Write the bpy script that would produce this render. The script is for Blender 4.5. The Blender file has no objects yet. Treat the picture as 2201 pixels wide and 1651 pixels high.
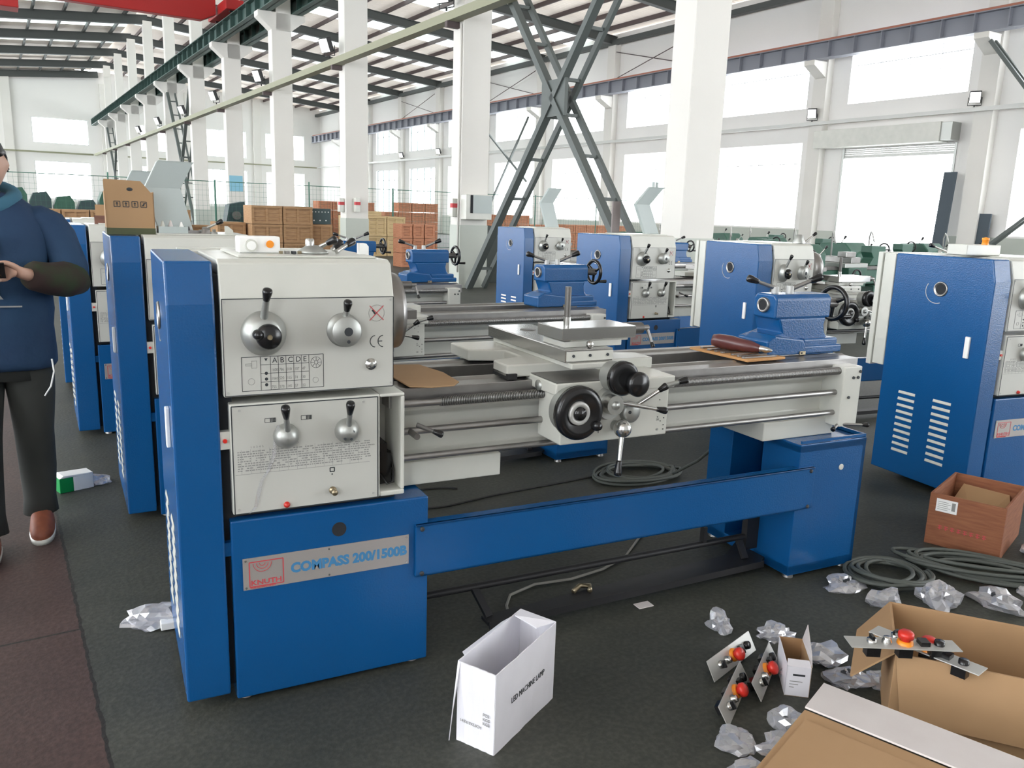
import bpy, bmesh, math, random
from mathutils import Vector, Matrix
random.seed(7)
PI = math.pi
sc = bpy.context.scene
COL = sc.collection

# ------------------------------------------------------------------ camera, sky, exposure
CAM_H = 1.44
cam_d = bpy.data.cameras.new('camera')
cam_d.sensor_width = 36.0
cam_d.lens = 1750.0 / 2201.0 * 36.0
cam_d.clip_end = 500
cam = bpy.data.objects.new('camera', cam_d)
COL.objects.link(cam)
_y, _p, _r = [math.radians(a) for a in (26.97547, 11.80239, 1.87424)]
_f = Vector((math.sin(_y) * math.cos(_p), math.cos(_y) * math.cos(_p), -math.sin(_p)))
_rt = Vector((math.cos(_y), -math.sin(_y), 0))
_up = _rt.cross(_f)
_R = _rt * math.cos(_r) + _up * math.sin(_r)
_U = -_rt * math.sin(_r) + _up * math.cos(_r)
_m = Matrix((_R, _U, -_f)).transposed().to_4x4()
_m.translation = Vector((0, 0, CAM_H))
cam.matrix_world = _m
sc.camera = cam

world = bpy.data.worlds.new('overcast_sky')
sc.world = world
world.use_nodes = True
_bg = world.node_tree.nodes['Background']
_bg.inputs[0].default_value = (0.93, 0.97, 1.0, 1)
_bg.inputs[1].default_value = 6.5

sc.view_settings.view_transform = 'Standard'
sc.view_settings.look = 'None'
sc.view_settings.gamma = 1.0
sc.view_settings.exposure = 0.42
sc.view_settings.use_curve_mapping = False
sc.cycles.use_denoising = True
sc.cycles.max_bounces = 7
sc.cycles.diffuse_bounces = 4
sc.cycles.glossy_bounces = 3
sc.cycles.transparent_max_bounces = 12
sc.cycles.sample_clamp_indirect = 6.0
sc.cycles.caustics_reflective = False
sc.cycles.caustics_refractive = False

# ------------------------------------------------------------------ materials
def mat(name, col, rough=0.5, metal=0.0, spec=0.5, noise=None, bump=None, coat=0.0, alpha=None, trans=None):
    m = bpy.data.materials.new(name)
    m.use_nodes = True
    nt = m.node_tree
    b = nt.nodes['Principled BSDF']
    b.inputs['Base Color'].default_value = (*col, 1)
    b.inputs['Roughness'].default_value = rough
    b.inputs['Metallic'].default_value = metal
    b.inputs['Specular IOR Level'].default_value = spec
    b.inputs['Coat Weight'].default_value = coat
    if noise or bump:
        tc = nt.nodes.new('ShaderNodeTexCoord')
    if noise:                                   # (scale, other colour, amount)
        n = nt.nodes.new('ShaderNodeTexNoise')
        n.inputs['Scale'].default_value = noise[0]
        n.inputs['Detail'].default_value = 5
        nt.links.new(tc.outputs['Object'], n.inputs['Vector'])
        r = nt.nodes.new('ShaderNodeValToRGB')
        r.color_ramp.elements[0].position = 0.5 - noise[2] / 2
        r.color_ramp.elements[1].position = 0.5 + noise[2] / 2
        r.color_ramp.elements[0].color = (*col, 1)
        r.color_ramp.elements[1].color = (*noise[1], 1)
        nt.links.new(n.outputs['Fac'], r.inputs['Fac'])
        nt.links.new(r.outputs['Color'], b.inputs['Base Color'])
    if bump:                                    # (scale, strength)
        n2 = nt.nodes.new('ShaderNodeTexNoise')
        n2.inputs['Scale'].default_value = bump[0]
        nt.links.new(tc.outputs['Object'], n2.inputs['Vector'])
        bp = nt.nodes.new('ShaderNodeBump')
        bp.inputs['Strength'].default_value = bump[1]
        bp.inputs['Distance'].default_value = 0.01
        nt.links.new(n2.outputs['Fac'], bp.inputs['Height'])
        nt.links.new(bp.outputs['Normal'], b.inputs['Normal'])
    if alpha is not None:
        b.inputs['Alpha'].default_value = alpha
    if trans is not None:
        b.inputs['Transmission Weight'].default_value = trans
    return m

BLUE = mat('blue_paint', (0.004, 0.078, 0.245), 0.24, bump=(160, 0.10), noise=(3, (0.005, 0.086, 0.26), 0.5))
CREAM = mat('cream_paint', (0.64, 0.635, 0.585), 0.27, noise=(5, (0.56, 0.57, 0.52), 0.5))
PANEL = mat('grey_white_panel', (0.54, 0.54, 0.50), 0.42)
STEEL = mat('ground_steel', (0.30, 0.29, 0.28), 0.34, metal=0.85, noise=(14, (0.38, 0.37, 0.36), 0.5))
STEELD = mat('oiled_dark_steel', (0.13, 0.125, 0.12), 0.38, metal=0.6, noise=(18, (0.20, 0.19, 0.18), 0.5))
BRIGHT = mat('bright_steel', (0.62, 0.62, 0.60), 0.22, metal=0.95)
SLIDE = mat('scraped_slide_steel', (0.48, 0.475, 0.46), 0.16, metal=0.9)
SATIN = mat('satin_aluminium', (0.42, 0.43, 0.41), 0.4, metal=0.75)
BLACK = mat('black_plastic', (0.010, 0.010, 0.011), 0.22)
DARK = mat('black_steel', (0.016, 0.016, 0.018), 0.5)
VOID = mat('painted_interior_shade', (0.012, 0.014, 0.018), 0.8)  # near-black stands in for shade inside holes and gaps
REDP = mat('red_plastic', (0.62, 0.03, 0.02), 0.3)
ORANGE = mat('orange_plastic', (0.85, 0.28, 0.02), 0.35)
INK = mat('dark_ink', (0.03, 0.035, 0.04), 0.6)
GINK = mat('grey_ink', (0.26, 0.26, 0.25), 0.6)
REDINK = mat('red_ink', (0.55, 0.06, 0.07), 0.6)
BLUEINK = mat('pale_blue_ink', (0.05, 0.21, 0.42), 0.5)
PLATE = mat('brushed_nameplate', (0.40, 0.37, 0.35), 0.42, metal=0.35)
BRASS = mat('tarnished_brass', (0.36, 0.30, 0.20), 0.35, metal=0.8)
WHITEP = mat('white_paint', (0.85, 0.85, 0.83), 0.55)
WALLM = mat('white_plaster', (0.83, 0.815, 0.79), 0.8, noise=(0.35, (0.78, 0.765, 0.745), 0.6))
COLM = mat('column_plaster', (0.76, 0.74, 0.70), 0.75, noise=(0.8, (0.70, 0.68, 0.64), 0.6))
DADO = mat('grey_green_dado_paint', (0.50, 0.53, 0.48), 0.6)
RAFT = mat('dark_grey_steel_paint', (0.065, 0.072, 0.07), 0.6)
PURL = mat('brown_primer', (0.10, 0.075, 0.075), 0.7)
GREENP = mat('dark_green_paint', (0.022, 0.085, 0.06), 0.45, noise=(4, (0.04, 0.12, 0.08), 0.5))
RAILM = mat('olive_grey_paint', (0.28, 0.28, 0.19), 0.55)
CRANE = mat('crane_red_paint', (0.40, 0.012, 0.012), 0.45)
CARD = mat('brown_cardboard', (0.42, 0.26, 0.135), 0.8, noise=(6, (0.37, 0.225, 0.115), 0.6))
CARDIN = mat('cardboard_inside', (0.36, 0.21, 0.10), 0.85, noise=(5, (0.30, 0.17, 0.08), 0.6))
CARDW = mat('white_faced_cardboard', (0.68, 0.64, 0.63), 0.7, noise=(9, (0.63, 0.58, 0.57), 0.5))
WPAPER = mat('white_carton', (0.80, 0.79, 0.84), 0.6, noise=(7, (0.74, 0.73, 0.78), 0.4))
OLIVE = mat('olive_tape', (0.07, 0.08, 0.035), 0.6)
GREENB = mat('bright_green_print', (0.0, 0.26, 0.06), 0.5)
CABLE = mat('grey_hose', (0.085, 0.095, 0.085), 0.55)
CABLEL = mat('pale_grey_hose', (0.30, 0.29, 0.26), 0.55)
SHEET = mat('grey_green_sheet', (0.42, 0.47, 0.46), 0.45)
RUBBER = mat('black_rubber', (0.02, 0.02, 0.02), 0.7)
SIGNB = mat('pale_blue_notice', (0.25, 0.52, 0.66), 0.6)
GALV = mat('galvanised_sheet', (0.50, 0.50, 0.48), 0.45, metal=0.4)

def wood(name, c1, c2, scale=3):
    m = bpy.data.materials.new(name); m.use_nodes = True
    nt = m.node_tree; b = nt.nodes['Principled BSDF']; b.inputs['Roughness'].default_value = 0.75
    tc = nt.nodes.new('ShaderNodeTexCoord'); mp = nt.nodes.new('ShaderNodeMapping')
    mp.inputs['Scale'].default_value = (scale, scale, scale * 9)
    n = nt.nodes.new('ShaderNodeTexNoise'); n.inputs['Scale'].default_value = 2; n.inputs['Detail'].default_value = 6
    r = nt.nodes.new('ShaderNodeValToRGB')
    r.color_ramp.elements[0].color = (*c1, 1); r.color_ramp.elements[1].color = (*c2, 1)
    r.color_ramp.elements[0].position = .3; r.color_ramp.elements[1].position = .7
    nt.links.new(tc.outputs['Object'], mp.inputs['Vector']); nt.links.new(mp.outputs['Vector'], n.inputs['Vector'])
    nt.links.new(n.outputs['Fac'], r.inputs['Fac']); nt.links.new(r.outputs['Color'], b.inputs['Base Color'])
    return m
WOODN = wood('pale_brown_crate_wood', (0.34, 0.19, 0.09), (0.46, 0.28, 0.15))
WOODR = wood('orange_crate_wood', (0.42, 0.17, 0.09), (0.56, 0.26, 0.15))
WOODY = wood('yellowish_crate_wood', (0.55, 0.40, 0.20), (0.66, 0.50, 0.28))
WOODD = wood('dark_stained_wood', (0.12, 0.055, 0.04), (0.20, 0.09, 0.06))
WOODC = wood('worn_red_brown_plywood', (0.22, 0.075, 0.035), (0.31, 0.12, 0.055), 5)

def floor_mat():
    m = bpy.data.materials.new('painted_concrete_floor'); m.use_nodes = True
    nt = m.node_tree; b = nt.nodes['Principled BSDF']; N = nt.nodes.new; Lk = nt.links.new
    tc = N('ShaderNodeTexCoord'); sep = N('ShaderNodeSeparateXYZ'); Lk(tc.outputs['Object'], sep.inputs[0])
    n1 = N('ShaderNodeTexNoise'); n1.inputs['Scale'].default_value = 1.3; n1.inputs['Detail'].default_value = 8; n1.inputs['Roughness'].default_value = .65
    Lk(tc.outputs['Object'], n1.inputs['Vector'])
    r1 = N('ShaderNodeValToRGB'); e = r1.color_ramp.elements
    e[0].position = .32; e[1].position = .72
    e[0].color = (0.034, 0.038, 0.033, 1); e[1].color = (0.068, 0.069, 0.058, 1)
    Lk(n1.outputs['Fac'], r1.inputs['Fac'])
    r2 = N('ShaderNodeValToRGB'); e = r2.color_ramp.elements
    e[0].position = .32; e[1].position = .72
    e[0].color = (0.050, 0.031, 0.028, 1); e[1].color = (0.085, 0.052, 0.046, 1)
    Lk(n1.outputs['Fac'], r2.inputs['Fac'])
    # wobbling boundary of the red aisle
    nw = N('ShaderNodeTexNoise'); nw.inputs['Scale'].default_value = 14; Lk(tc.outputs['Object'], nw.inputs['Vector'])
    ad = N('ShaderNodeMath'); ad.operation = 'MULTIPLY_ADD'; ad.inputs[1].default_value = .02; Lk(nw.outputs['Fac'], ad.inputs[0]); Lk(sep.outputs['X'], ad.inputs[2])
    lt = N('ShaderNodeMath'); lt.operation = 'LESS_THAN'; lt.inputs[1].default_value = 0.160; Lk(ad.outputs[0], lt.inputs[0])
    mx = N('ShaderNodeMixRGB'); Lk(lt.outputs[0], mx.inputs[0]); Lk(r1.outputs[0], mx.inputs[1]); Lk(r2.outputs[0], mx.inputs[2])
    # joint line at the boundary and slab joints across the aisle
    a = N('ShaderNodeMath'); a.operation = 'SUBTRACT'; a.inputs[1].default_value = .160; Lk(ad.outputs[0], a.inputs[0])
    ab = N('ShaderNodeMath'); ab.operation = 'ABSOLUTE'; Lk(a.outputs[0], ab.inputs[0])
    l2 = N('ShaderNodeMath'); l2.operation = 'LESS_THAN'; l2.inputs[1].default_value = .0055; Lk(ab.outputs[0], l2.inputs[0])
    s = N('ShaderNodeMath'); s.operation = 'SUBTRACT'; s.inputs[1].default_value = 2.93; Lk(sep.outputs['Y'], s.inputs[0])
    pp = N('ShaderNodeMath'); pp.operation = 'PINGPONG'; pp.inputs[1].default_value = 2.0; Lk(s.outputs[0], pp.inputs[0])
    l3 = N('ShaderNodeMath'); l3.operation = 'LESS_THAN'; l3.inputs[1].default_value = .005; Lk(pp.outputs[0], l3.inputs[0])
    l3b = N('ShaderNodeMath'); l3b.operation = 'MULTIPLY'; Lk(l3.outputs[0], l3b.inputs[0]); Lk(lt.outputs[0], l3b.inputs[1])
    mxx = N('ShaderNodeMath'); mxx.operation = 'MAXIMUM'; Lk(l2.outputs[0], mxx.inputs[0]); Lk(l3b.outputs[0], mxx.inputs[1])
    m2 = N('ShaderNodeMixRGB'); m2.inputs[2].default_value = (0.02, 0.018, 0.017, 1)
    Lk(mxx.outputs[0], m2.inputs[0]); Lk(mx.outputs[0], m2.inputs[1])
    # speckles of dust
    n3 = N('ShaderNodeTexNoise'); n3.inputs['Scale'].default_value = 60; n3.inputs['Detail'].default_value = 3; Lk(tc.outputs['Object'], n3.inputs['Vector'])
    r3 = N('ShaderNodeValToRGB'); r3.color_ramp.elements[0].position = .40; r3.color_ramp.elements[1].position = .75
    r3.color_ramp.elements[0].color = (0.85, 0.85, 0.85, 1); r3.color_ramp.elements[1].color = (1.35, 1.35, 1.3, 1); Lk(n3.outputs['Fac'], r3.inputs['Fac'])
    m3 = N('ShaderNodeMixRGB'); m3.blend_type = 'MULTIPLY'; m3.inputs[0].default_value = 1; Lk(m2.outputs[0], m3.inputs[1]); Lk(r3.outputs[0], m3.inputs[2])
    Lk(m3.outputs[0], b.inputs['Base Color'])
    b.inputs['Roughness'].default_value = .55; b.inputs['Specular IOR Level'].default_value = .35
    bp = N('ShaderNodeBump'); bp.inputs['Strength'].default_value = .15; bp.inputs['Distance'].default_value = .01
    Lk(n3.outputs['Fac'], bp.inputs['Height']); Lk(bp.outputs['Normal'], b.inputs['Normal'])
    return m
FLOOR = floor_mat()

def ceil_mat(name, glow):
    m = bpy.data.materials.new(name); m.use_nodes = True
    nt = m.node_tree; b = nt.nodes['Principled BSDF']; N = nt.nodes.new; Lk = nt.links.new
    b.inputs['Base Color'].default_value = (0.86, 0.78, 0.69, 1); b.inputs['Roughness'].default_value = .55
    tc = N('ShaderNodeTexCoord'); w = N('ShaderNodeTexWave'); w.wave_type = 'BANDS'; w.bands_direction = 'Y'
    w.inputs['Scale'].default_value = 1.6; w.inputs['Distortion'].default_value = 0
    Lk(tc.outputs['Object'], w.inputs['Vector'])
    bp = N('ShaderNodeBump'); bp.inputs['Strength'].default_value = .6; bp.inputs['Distance'].default_value = .04
    Lk(w.outputs['Fac'], bp.inputs['Height']); Lk(bp.outputs['Normal'], b.inputs['Normal'])
    t = N('ShaderNodeBsdfTranslucent'); t.inputs[0].default_value = (0.90, 0.80, 0.72, 1)     # translucent share added to brighten the underside of the sheets
    mx = N('ShaderNodeMixShader'); mx.inputs[0].default_value = glow
    Lk(b.outputs[0], mx.inputs[1]); Lk(t.outputs[0], mx.inputs[2]); Lk(mx.outputs[0], nt.nodes['Material Output'].inputs[0])
    return m
CEIL = ceil_mat('corrugated_ceiling_sheet', .045)
CEILL = ceil_mat('dim_glow_ceiling_sheet', .012)  # left bay: less added glow, so the sheets look darker

def skylight_mat():
    m = bpy.data.materials.new('translucent_skylight_sheet'); m.use_nodes = True
    nt = m.node_tree; N = nt.nodes.new
    t = N('ShaderNodeBsdfTranslucent'); t.inputs[0].default_value = (0.26, 0.29, 0.27, 1)
    nt.links.new(t.outputs[0], nt.nodes['Material Output'].inputs[0])
    return m
SKYL = skylight_mat()

def thread_mat():
    m = mat('lead_screw_thread_steel', (0.24, 0.235, 0.23), 0.35, metal=0.8)
    nt = m.node_tree; b = nt.nodes['Principled BSDF']; N = nt.nodes.new; Lk = nt.links.new
    tc = N('ShaderNodeTexCoord'); w = N('ShaderNodeTexWave'); w.wave_type = 'BANDS'; w.bands_direction = 'X'
    w.inputs['Scale'].default_value = 52
    Lk(tc.outputs['Object'], w.inputs['Vector'])
    bp = N('ShaderNodeBump'); bp.inputs['Strength'].default_value = 1; bp.inputs['Distance'].default_value = .003
    Lk(w.outputs['Fac'], bp.inputs['Height']); Lk(bp.outputs['Normal'], b.inputs['Normal'])
    r = N('ShaderNodeValToRGB'); r.color_ramp.elements[0].color = (.07, .07, .068, 1); r.color_ramp.elements[1].color = (.34, .33, .32, 1)
    Lk(w.outputs['Fac'], r.inputs['Fac']); Lk(r.outputs['Color'], b.inputs['Base Color'])
    return m
THREAD = thread_mat()

def film_mat():
    m = bpy.data.materials.new('crumpled_clear_film'); m.use_nodes = True
    nt = m.node_tree; N = nt.nodes.new; Lk = nt.links.new
    g = N('ShaderNodeBsdfGlossy'); g.inputs['Roughness'].default_value = .12; g.inputs[0].default_value = (.9, .9, .93, 1)
    d = N('ShaderNodeBsdfDiffuse'); d.inputs[0].default_value = (.72, .72, .77, 1)
    t = N('ShaderNodeBsdfTransparent'); t.inputs[0].default_value = (.9, .9, .9, 1)
    m1 = N('ShaderNodeMixShader'); m1.inputs[0].default_value = .45; Lk(d.outputs[0], m1.inputs[1]); Lk(g.outputs[0], m1.inputs[2])
    lw = N('ShaderNodeLayerWeight'); lw.inputs[0].default_value = .35
    mr = N('ShaderNodeMapRange'); mr.inputs[3].default_value = .42; mr.inputs[4].default_value = .95; Lk(lw.outputs['Facing'], mr.inputs[0])
    m2 = N('ShaderNodeMixShader'); Lk(mr.outputs[0], m2.inputs[0]); Lk(t.outputs[0], m2.inputs[1]); Lk(m1.outputs[0], m2.inputs[2])
    Lk(m2.outputs[0], nt.nodes['Material Output'].inputs[0])
    return m
FILM = film_mat()

# ------------------------------------------------------------------ mesh helper
_TEXT = {}
def text_polys(s, size, extrude=0.0004, align='LEFT', bold=0.0, squeeze=1.0):
    key = (s, size, extrude, align, bold)
    if key not in _TEXT:
        c = bpy.data.curves.new('t', 'FONT'); c.body = s; c.size = size; c.extrude = extrude; c.align_x = align; c.offset = bold
        c.resolution_u = 3
        o = bpy.data.objects.new('t', c); COL.objects.link(o)
        dg = bpy.context.evaluated_depsgraph_get()
        me = bpy.data.meshes.new_from_object(o.evaluated_get(dg))
        _TEXT[key] = ([v.co.copy() for v in me.vertices], [tuple(p.vertices) for p in me.polygons])
        bpy.data.objects.remove(o); bpy.data.curves.remove(c); bpy.data.meshes.remove(me)
    return _TEXT[key]

class MB:
    def __init__(self): self.v = []; self.f = []; self.m = []; self.s = []; self.mats = []
    def mi(self, m):
        if m not in self.mats: self.mats.append(m)
        return self.mats.index(m)
    def add(self, vs, fs, m, smooth=False):
        o = len(self.v); i = self.mi(m)
        self.v += [tuple(x) for x in vs]
        for f in fs:
            self.f.append(tuple(o + k for k in f)); self.m.append(i); self.s.append(smooth)
        return self
    def box(self, a, b, m, R=None, piv=None):
        x0, y0, z0 = [min(a[i], b[i]) for i in range(3)]; x1, y1, z1 = [max(a[i], b[i]) for i in range(3)]
        vs = [Vector(p) for p in ((x0,y0,z0),(x1,y0,z0),(x1,y1,z0),(x0,y1,z0),(x0,y0,z1),(x1,y0,z1),(x1,y1,z1),(x0,y1,z1))]
        if R is not None:
            pv = Vector(piv) if piv is not None else Vector(((x0+x1)/2,(y0+y1)/2,(z0+z1)/2))
            vs = [R @ (p - pv) + pv for p in vs]
        return self.add(vs, [(0,3,2,1),(4,5,6,7),(0,1,5,4),(1,2,6,5),(2,3,7,6),(3,0,4,7)], m)
    def bar(self, p0, p1, w, h, m, up=(0,0,1)):
        p0 = Vector(p0); p1 = Vector(p1); d = (p1 - p0).normalized(); u = Vector(up)
        s = d.cross(u)
        if s.length < 1e-5: s = d.cross(Vector((1, 0, 0)))
        s.normalize(); u = s.cross(d)
        vs = []
        for p in (p0, p1):
            for a, b in ((-1,-1),(1,-1),(1,1),(-1,1)): vs.append(p + s*a*w/2 + u*b*h/2)
        return self.add(vs, [(0,1,2,3),(7,6,5,4),(0,4,5,1),(1,5,6,2),(2,6,7,3),(3,7,4,0)], m)
    def frustum(self, p0, p1, r0, r1, m, n=20, caps=True):
        p0 = Vector(p0); p1 = Vector(p1); d = (p1 - p0).normalized()
        a = d.orthogonal().normalized(); b = d.cross(a)
        o = []
        for p, r in ((p0, r0), (p1, r1)):
            for k in range(n): t = 2*PI*k/n; o.append(p + a*math.cos(t)*r + b*math.sin(t)*r)
        self.add(o, [(k, (k+1) % n, n + (k+1) % n, n + k) for k in range(n)], m, True)
        if caps:
            self.add(o[:n], [tuple(range(n-1, -1, -1))], m); self.add(o[n:], [tuple(range(n))], m)
        return self
    def turned(self, origin, axis, prof, m, n=24):
        """profile of (distance along the axis, radius)"""
        o = Vector(origin); d = Vector(axis).normalized(); a = d.orthogonal().normalized(); b = d.cross(a)
        vs = []
        for t, r in prof:
            for k in range(n): q = 2*PI*k/n; vs.append(o + d*t + a*math.cos(q)*r + b*math.sin(q)*r)
        fs = []
        for i in range(len(prof)-1):
            for k in range(n): fs.append((i*n+k, i*n+(k+1) % n, (i+1)*n+(k+1) % n, (i+1)*n+k))
        return self.add(vs, fs, m, True)
    def torus(self, c, axis, R, r, m, n=32, k=10):
        c = Vector(c); d = Vector(axis).normalized(); a = d.orthogonal().normalized(); b = d.cross(a); vs = []; fs = []
        for i in range(n):
            t = 2*PI*i/n; e = a*math.cos(t) + b*math.sin(t)
            for j in range(k): q = 2*PI*j/k; vs.append(c + e*(R + r*math.cos(q)) + d*r*math.sin(q))
        for i in range(n):
            for j in range(k): fs.append((i*k+j, ((i+1) % n)*k+j, ((i+1) % n)*k+(j+1) % k, i*k+(j+1) % k))
        return self.add(vs, fs, m, True)
    def ball(self, c, r, m, n=16, sc_=(1,1,1)):
        vs = []; fs = []; c = Vector(c); h = n//2
        for i in range(h+1):
            for j in range(n):
                t = PI*i/h; q = 2*PI*j/n
                vs.append(c + Vector((r*sc_[0]*math.sin(t)*math.cos(q), r*sc_[1]*math.sin(t)*math.sin(q), r*sc_[2]*math.cos(t))))
        for i in range(h):
            for j in range(n): fs.append((i*n+j, (i+1)*n+j, (i+1)*n+(j+1) % n, i*n+(j+1) % n))
        return self.add(vs, fs, m, True)
    def prism(self, pts, axis, a, b, m):
        """pts: 2-D outline in the two other axes; extruded along axis from a to b"""
        def P(p, t):
            return {'x': (t, p[0], p[1]), 'y': (p[0], t, p[1]), 'z': (p[0], p[1], t)}[axis]
        n = len(pts); vs = [P(p, a) for p in pts] + [P(p, b) for p in pts]
        area = sum(pts[i][0]*pts[(i+1) % n][1] - pts[(i+1) % n][0]*pts[i][1] for i in range(n))
        fs = [tuple(range(n-1, -1, -1)), tuple(range(n, 2*n))] + [(i, (i+1) % n, n+(i+1) % n, n+i) for i in range(n)]
        flip = (area > 0) != (b > a)
        if axis == 'y': flip = not flip
        if flip: fs = [f[::-1] for f in fs]
        return self.add(vs, fs, m)
    def tube(self, path, r, m, n=8, closed=False):
        path = [Vector(p) for p in path]; N = len(path); vs = []; fs = []; pa = None
        for i, p in enumerate(path):
            if closed: d = path[(i+1) % N] - path[i-1]
            else: d = path[min(i+1, N-1)] - path[max(i-1, 0)]
            d.normalize()
            a = (pa - d*pa.dot(d)) if pa is not None else d.orthogonal()
            if a.length < 1e-6: a = d.orthogonal()
            a.normalize(); pa = a; b = d.cross(a)
            rr = r[i] if isinstance(r, (list, tuple)) else r
            for k in range(n): t = 2*PI*k/n; vs.append(p + a*math.cos(t)*rr + b*math.sin(t)*rr)
        for i in range(N if closed else N-1):
            j = (i+1) % N
            for k in range(n): fs.append((i*n+k, i*n+(k+1) % n, j*n+(k+1) % n, j*n+k))
        if not closed: fs += [tuple(range(n-1, -1, -1)), tuple(range((N-1)*n, N*n))]
        return self.add(vs, fs, m, True)
    def text(self, s, size, M, m, align='LEFT', bold=0.0, sx=1.0):
        """M maps text space (x right, y up, z out) to the mesh"""
        vs, fs = text_polys(s, size, 0.0004, align, bold)
        return self.add([M @ Vector((v.x*sx, v.y, v.z)) for v in vs], fs, m)
    def quad(self, pts, m): return self.add(pts, [tuple(range(len(pts)))], m)
    def build(self, name, parent=None, bevel=None, seg=2, loc=None, solid=None):
        me = bpy.data.meshes.new(name)
        me.from_pydata(self.v, [], self.f)
        for m in self.mats: me.materials.append(m)
        me.polygons.foreach_set('material_index', self.m)
        me.polygons.foreach_set('use_smooth', self.s)
        me.update()
        o = bpy.data.objects.new(name, me); COL.objects.link(o)
        if parent is not None: o.parent = parent
        if loc is not None: o.location = loc
        if solid:
            q = o.modifiers.new('sheet', 'SOLIDIFY'); q.thickness = solid; q.offset = 0
        if bevel:
            q = o.modifiers.new('edge', 'BEVEL'); q.width = bevel; q.segments = seg; q.limit_method = 'ANGLE'; q.angle_limit = math.radians(40)
        return o

def TM(origin, right, up):
    r = Vector(right).normalized(); u = Vector(up).normalized(); n = r.cross(u)
    M = Matrix((r, u, n)).transposed().to_4x4(); M.translation = Vector(origin)
    return M
def FRONT(x, z, y=0.0): return TM((x, y, z), (1, 0, 0), (0, 0, 1))

def tag(o, label=None, cat=None, group=None, kind=None):
    if label: o['label'] = label
    if cat: o['category'] = cat
    if group: o['group'] = group
    if kind: o['kind'] = kind
    return o
def empty(name, loc, rz=0.0):
    o = bpy.data.objects.new(name, None); COL.objects.link(o)
    o.location = loc; o.rotation_euler = (0, 0, rz); o.empty_display_size = .1
    return o
def kids(o): return [c for c in bpy.data.objects if c.parent == o]
def copy_tree(o, parent=None):
    c = o.copy(); COL.objects.link(c); c.parent = parent
    for ch in kids(o): copy_tree(ch, c)
    return c
def lbl(o, s): o['label'] = s; return o
def struct(mb, name, **k): return tag(mb.build(name, **k), kind='structure')

# ------------------------------------------------------------------ the hall (its walls run 5.5 degrees off the lathes)
HALL = math.radians(5.5175)
_before = set(bpy.data.objects)
def turn_hall():
    """the hall is laid out square and then turned once about the vertical"""
    global _before
    R = Matrix.Rotation(HALL, 4, 'Z')
    for o in list(bpy.data.objects):
        if o not in _before and o.parent is None:
            o.matrix_world = R @ Matrix.Translation(o.location) @ o.rotation_euler.to_matrix().to_4x4()
    _before = set(bpy.data.objects)

XW, YF, XL, YB = 25.8, 74.1, -12.0, -6.0      # right wall, far wall, left and near limits of what is built
XC = 7.89                                     # middle column row
mb = MB(); mb.box((XL-4, YB-.3, -.3), (XW+.4, YF+.4, 0), FLOOR); struct(mb, 'floor')

PIL = [14.2 + 6.0*k for k in range(-3, 10)]   # pilasters of the right wall
COLS = [8.15 + 6.0*k for k in range(-1, 11)]   # columns of the middle row

def wall_with_holes(axis, pos, thick, a0, a1, z1, holes, m):
    """a wall along y (axis 'x') or along x (axis 'y'); holes: (a_lo, a_hi, z_lo, z_hi)"""
    mb = MB()
    acuts = sorted({a0, a1, *[h[0] for h in holes], *[h[1] for h in holes]})
    for i in range(len(acuts)-1):
        lo, hi = acuts[i], acuts[i+1]
        mid = (lo+hi)/2
        hs = sorted([h for h in holes if h[0] < mid < h[1]], key=lambda h: h[2])
        z = 0.0
        for h in hs + [None]:
            top = h[2] if h else z1
            if top > z + 1e-6:
                if axis == 'x': mb.box((pos, lo, z), (pos+thick, hi, top), m)
                else: mb.box((lo, pos, z), (hi, pos+thick, top), m)
            if h: z = h[3]
    return mb

right_holes = []; wins = []
for k, p in enumerate(PIL[:-1]):
    lo, hi = p + .75, p + 5.0
    right_holes.append((lo, hi, 5.58, 7.58)); wins.append((lo, hi, 5.58, 7.58))
    if abs(p - 14.2) < .1:
        right_holes.append((15.1, 19.1, 0.0, 4.06))
    else:
        right_holes.append((lo - (0 if k else 0), hi, 1.25, 4.36)); wins.append((lo, hi, 1.25, 4.36))
struct(wall_with_holes('x', XW, .3, YB, YF, 9.9, right_holes, WALLM), 'wall_right')
far_holes = [(3.25, 7.05, 5.63, 7.5), (3.25, 7.05, 1.45, 4.28), (-2.9, .75, 5.63, 7.5), (-2.9, .75, 1.45, 4.28),
             (10.0, 13.4, 5.5, 7.5), (10.0, 13.4, 1.45, 4.3), (15.9, 19.2, 5.4, 7.6), (15.9, 19.2, 1.45, 4.35), (20.9, 24.3, 5.5, 7.6), (20.9, 24.3, 1.45, 4.35)]
struct(wall_with_holes('y', YF, .3, XL, XW, 11.2, far_holes, WALLM), 'wall_back')

front_holes = [(9.5, 19.5, 0, 5.2), (9.5, 12.5, 6.0, 8.2), (14, 17, 6.0, 8.2), (18.5, 21.5, 6.0, 8.2), (-8, -4.5, 1.2, 4.3), (-8, -4.5, 5.6, 7.6)]  # unseen near wall added to block light; openings let some in
struct(wall_with_holes('y', YB-.3, .3, XL, XW+.3, 11.2, front_holes, WALLM), 'wall_front')
left_holes = []  # unseen left wall added to cut side light, openings sized to suit
for p in PIL[:-1]: left_holes += [(p+.4, p+5.6, .6, 4.6), (p+.4, p+5.6, 5.4, 8.2)]
struct(wall_with_holes('x', XL-.3, .3, YB, YF, 9.0, left_holes, WALLM), 'wall_left')
mb = MB()
for p in PIL: mb.box((XW-.32, p-.28, 0), (XW+.01, p+.28, 9.55), COLM)
struct(mb, 'trim_1')                                                 # pilasters of the right wall
mb = MB()
for x in (1.7, 8.3, 14.6, 20.1): mb.box((x-.3, YF-.3, 0), (x+.3, YF+.01, 10.3), COLM)
struct(mb, 'trim_2')                                                 # pilasters of the far wall
mbd = MB()
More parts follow.
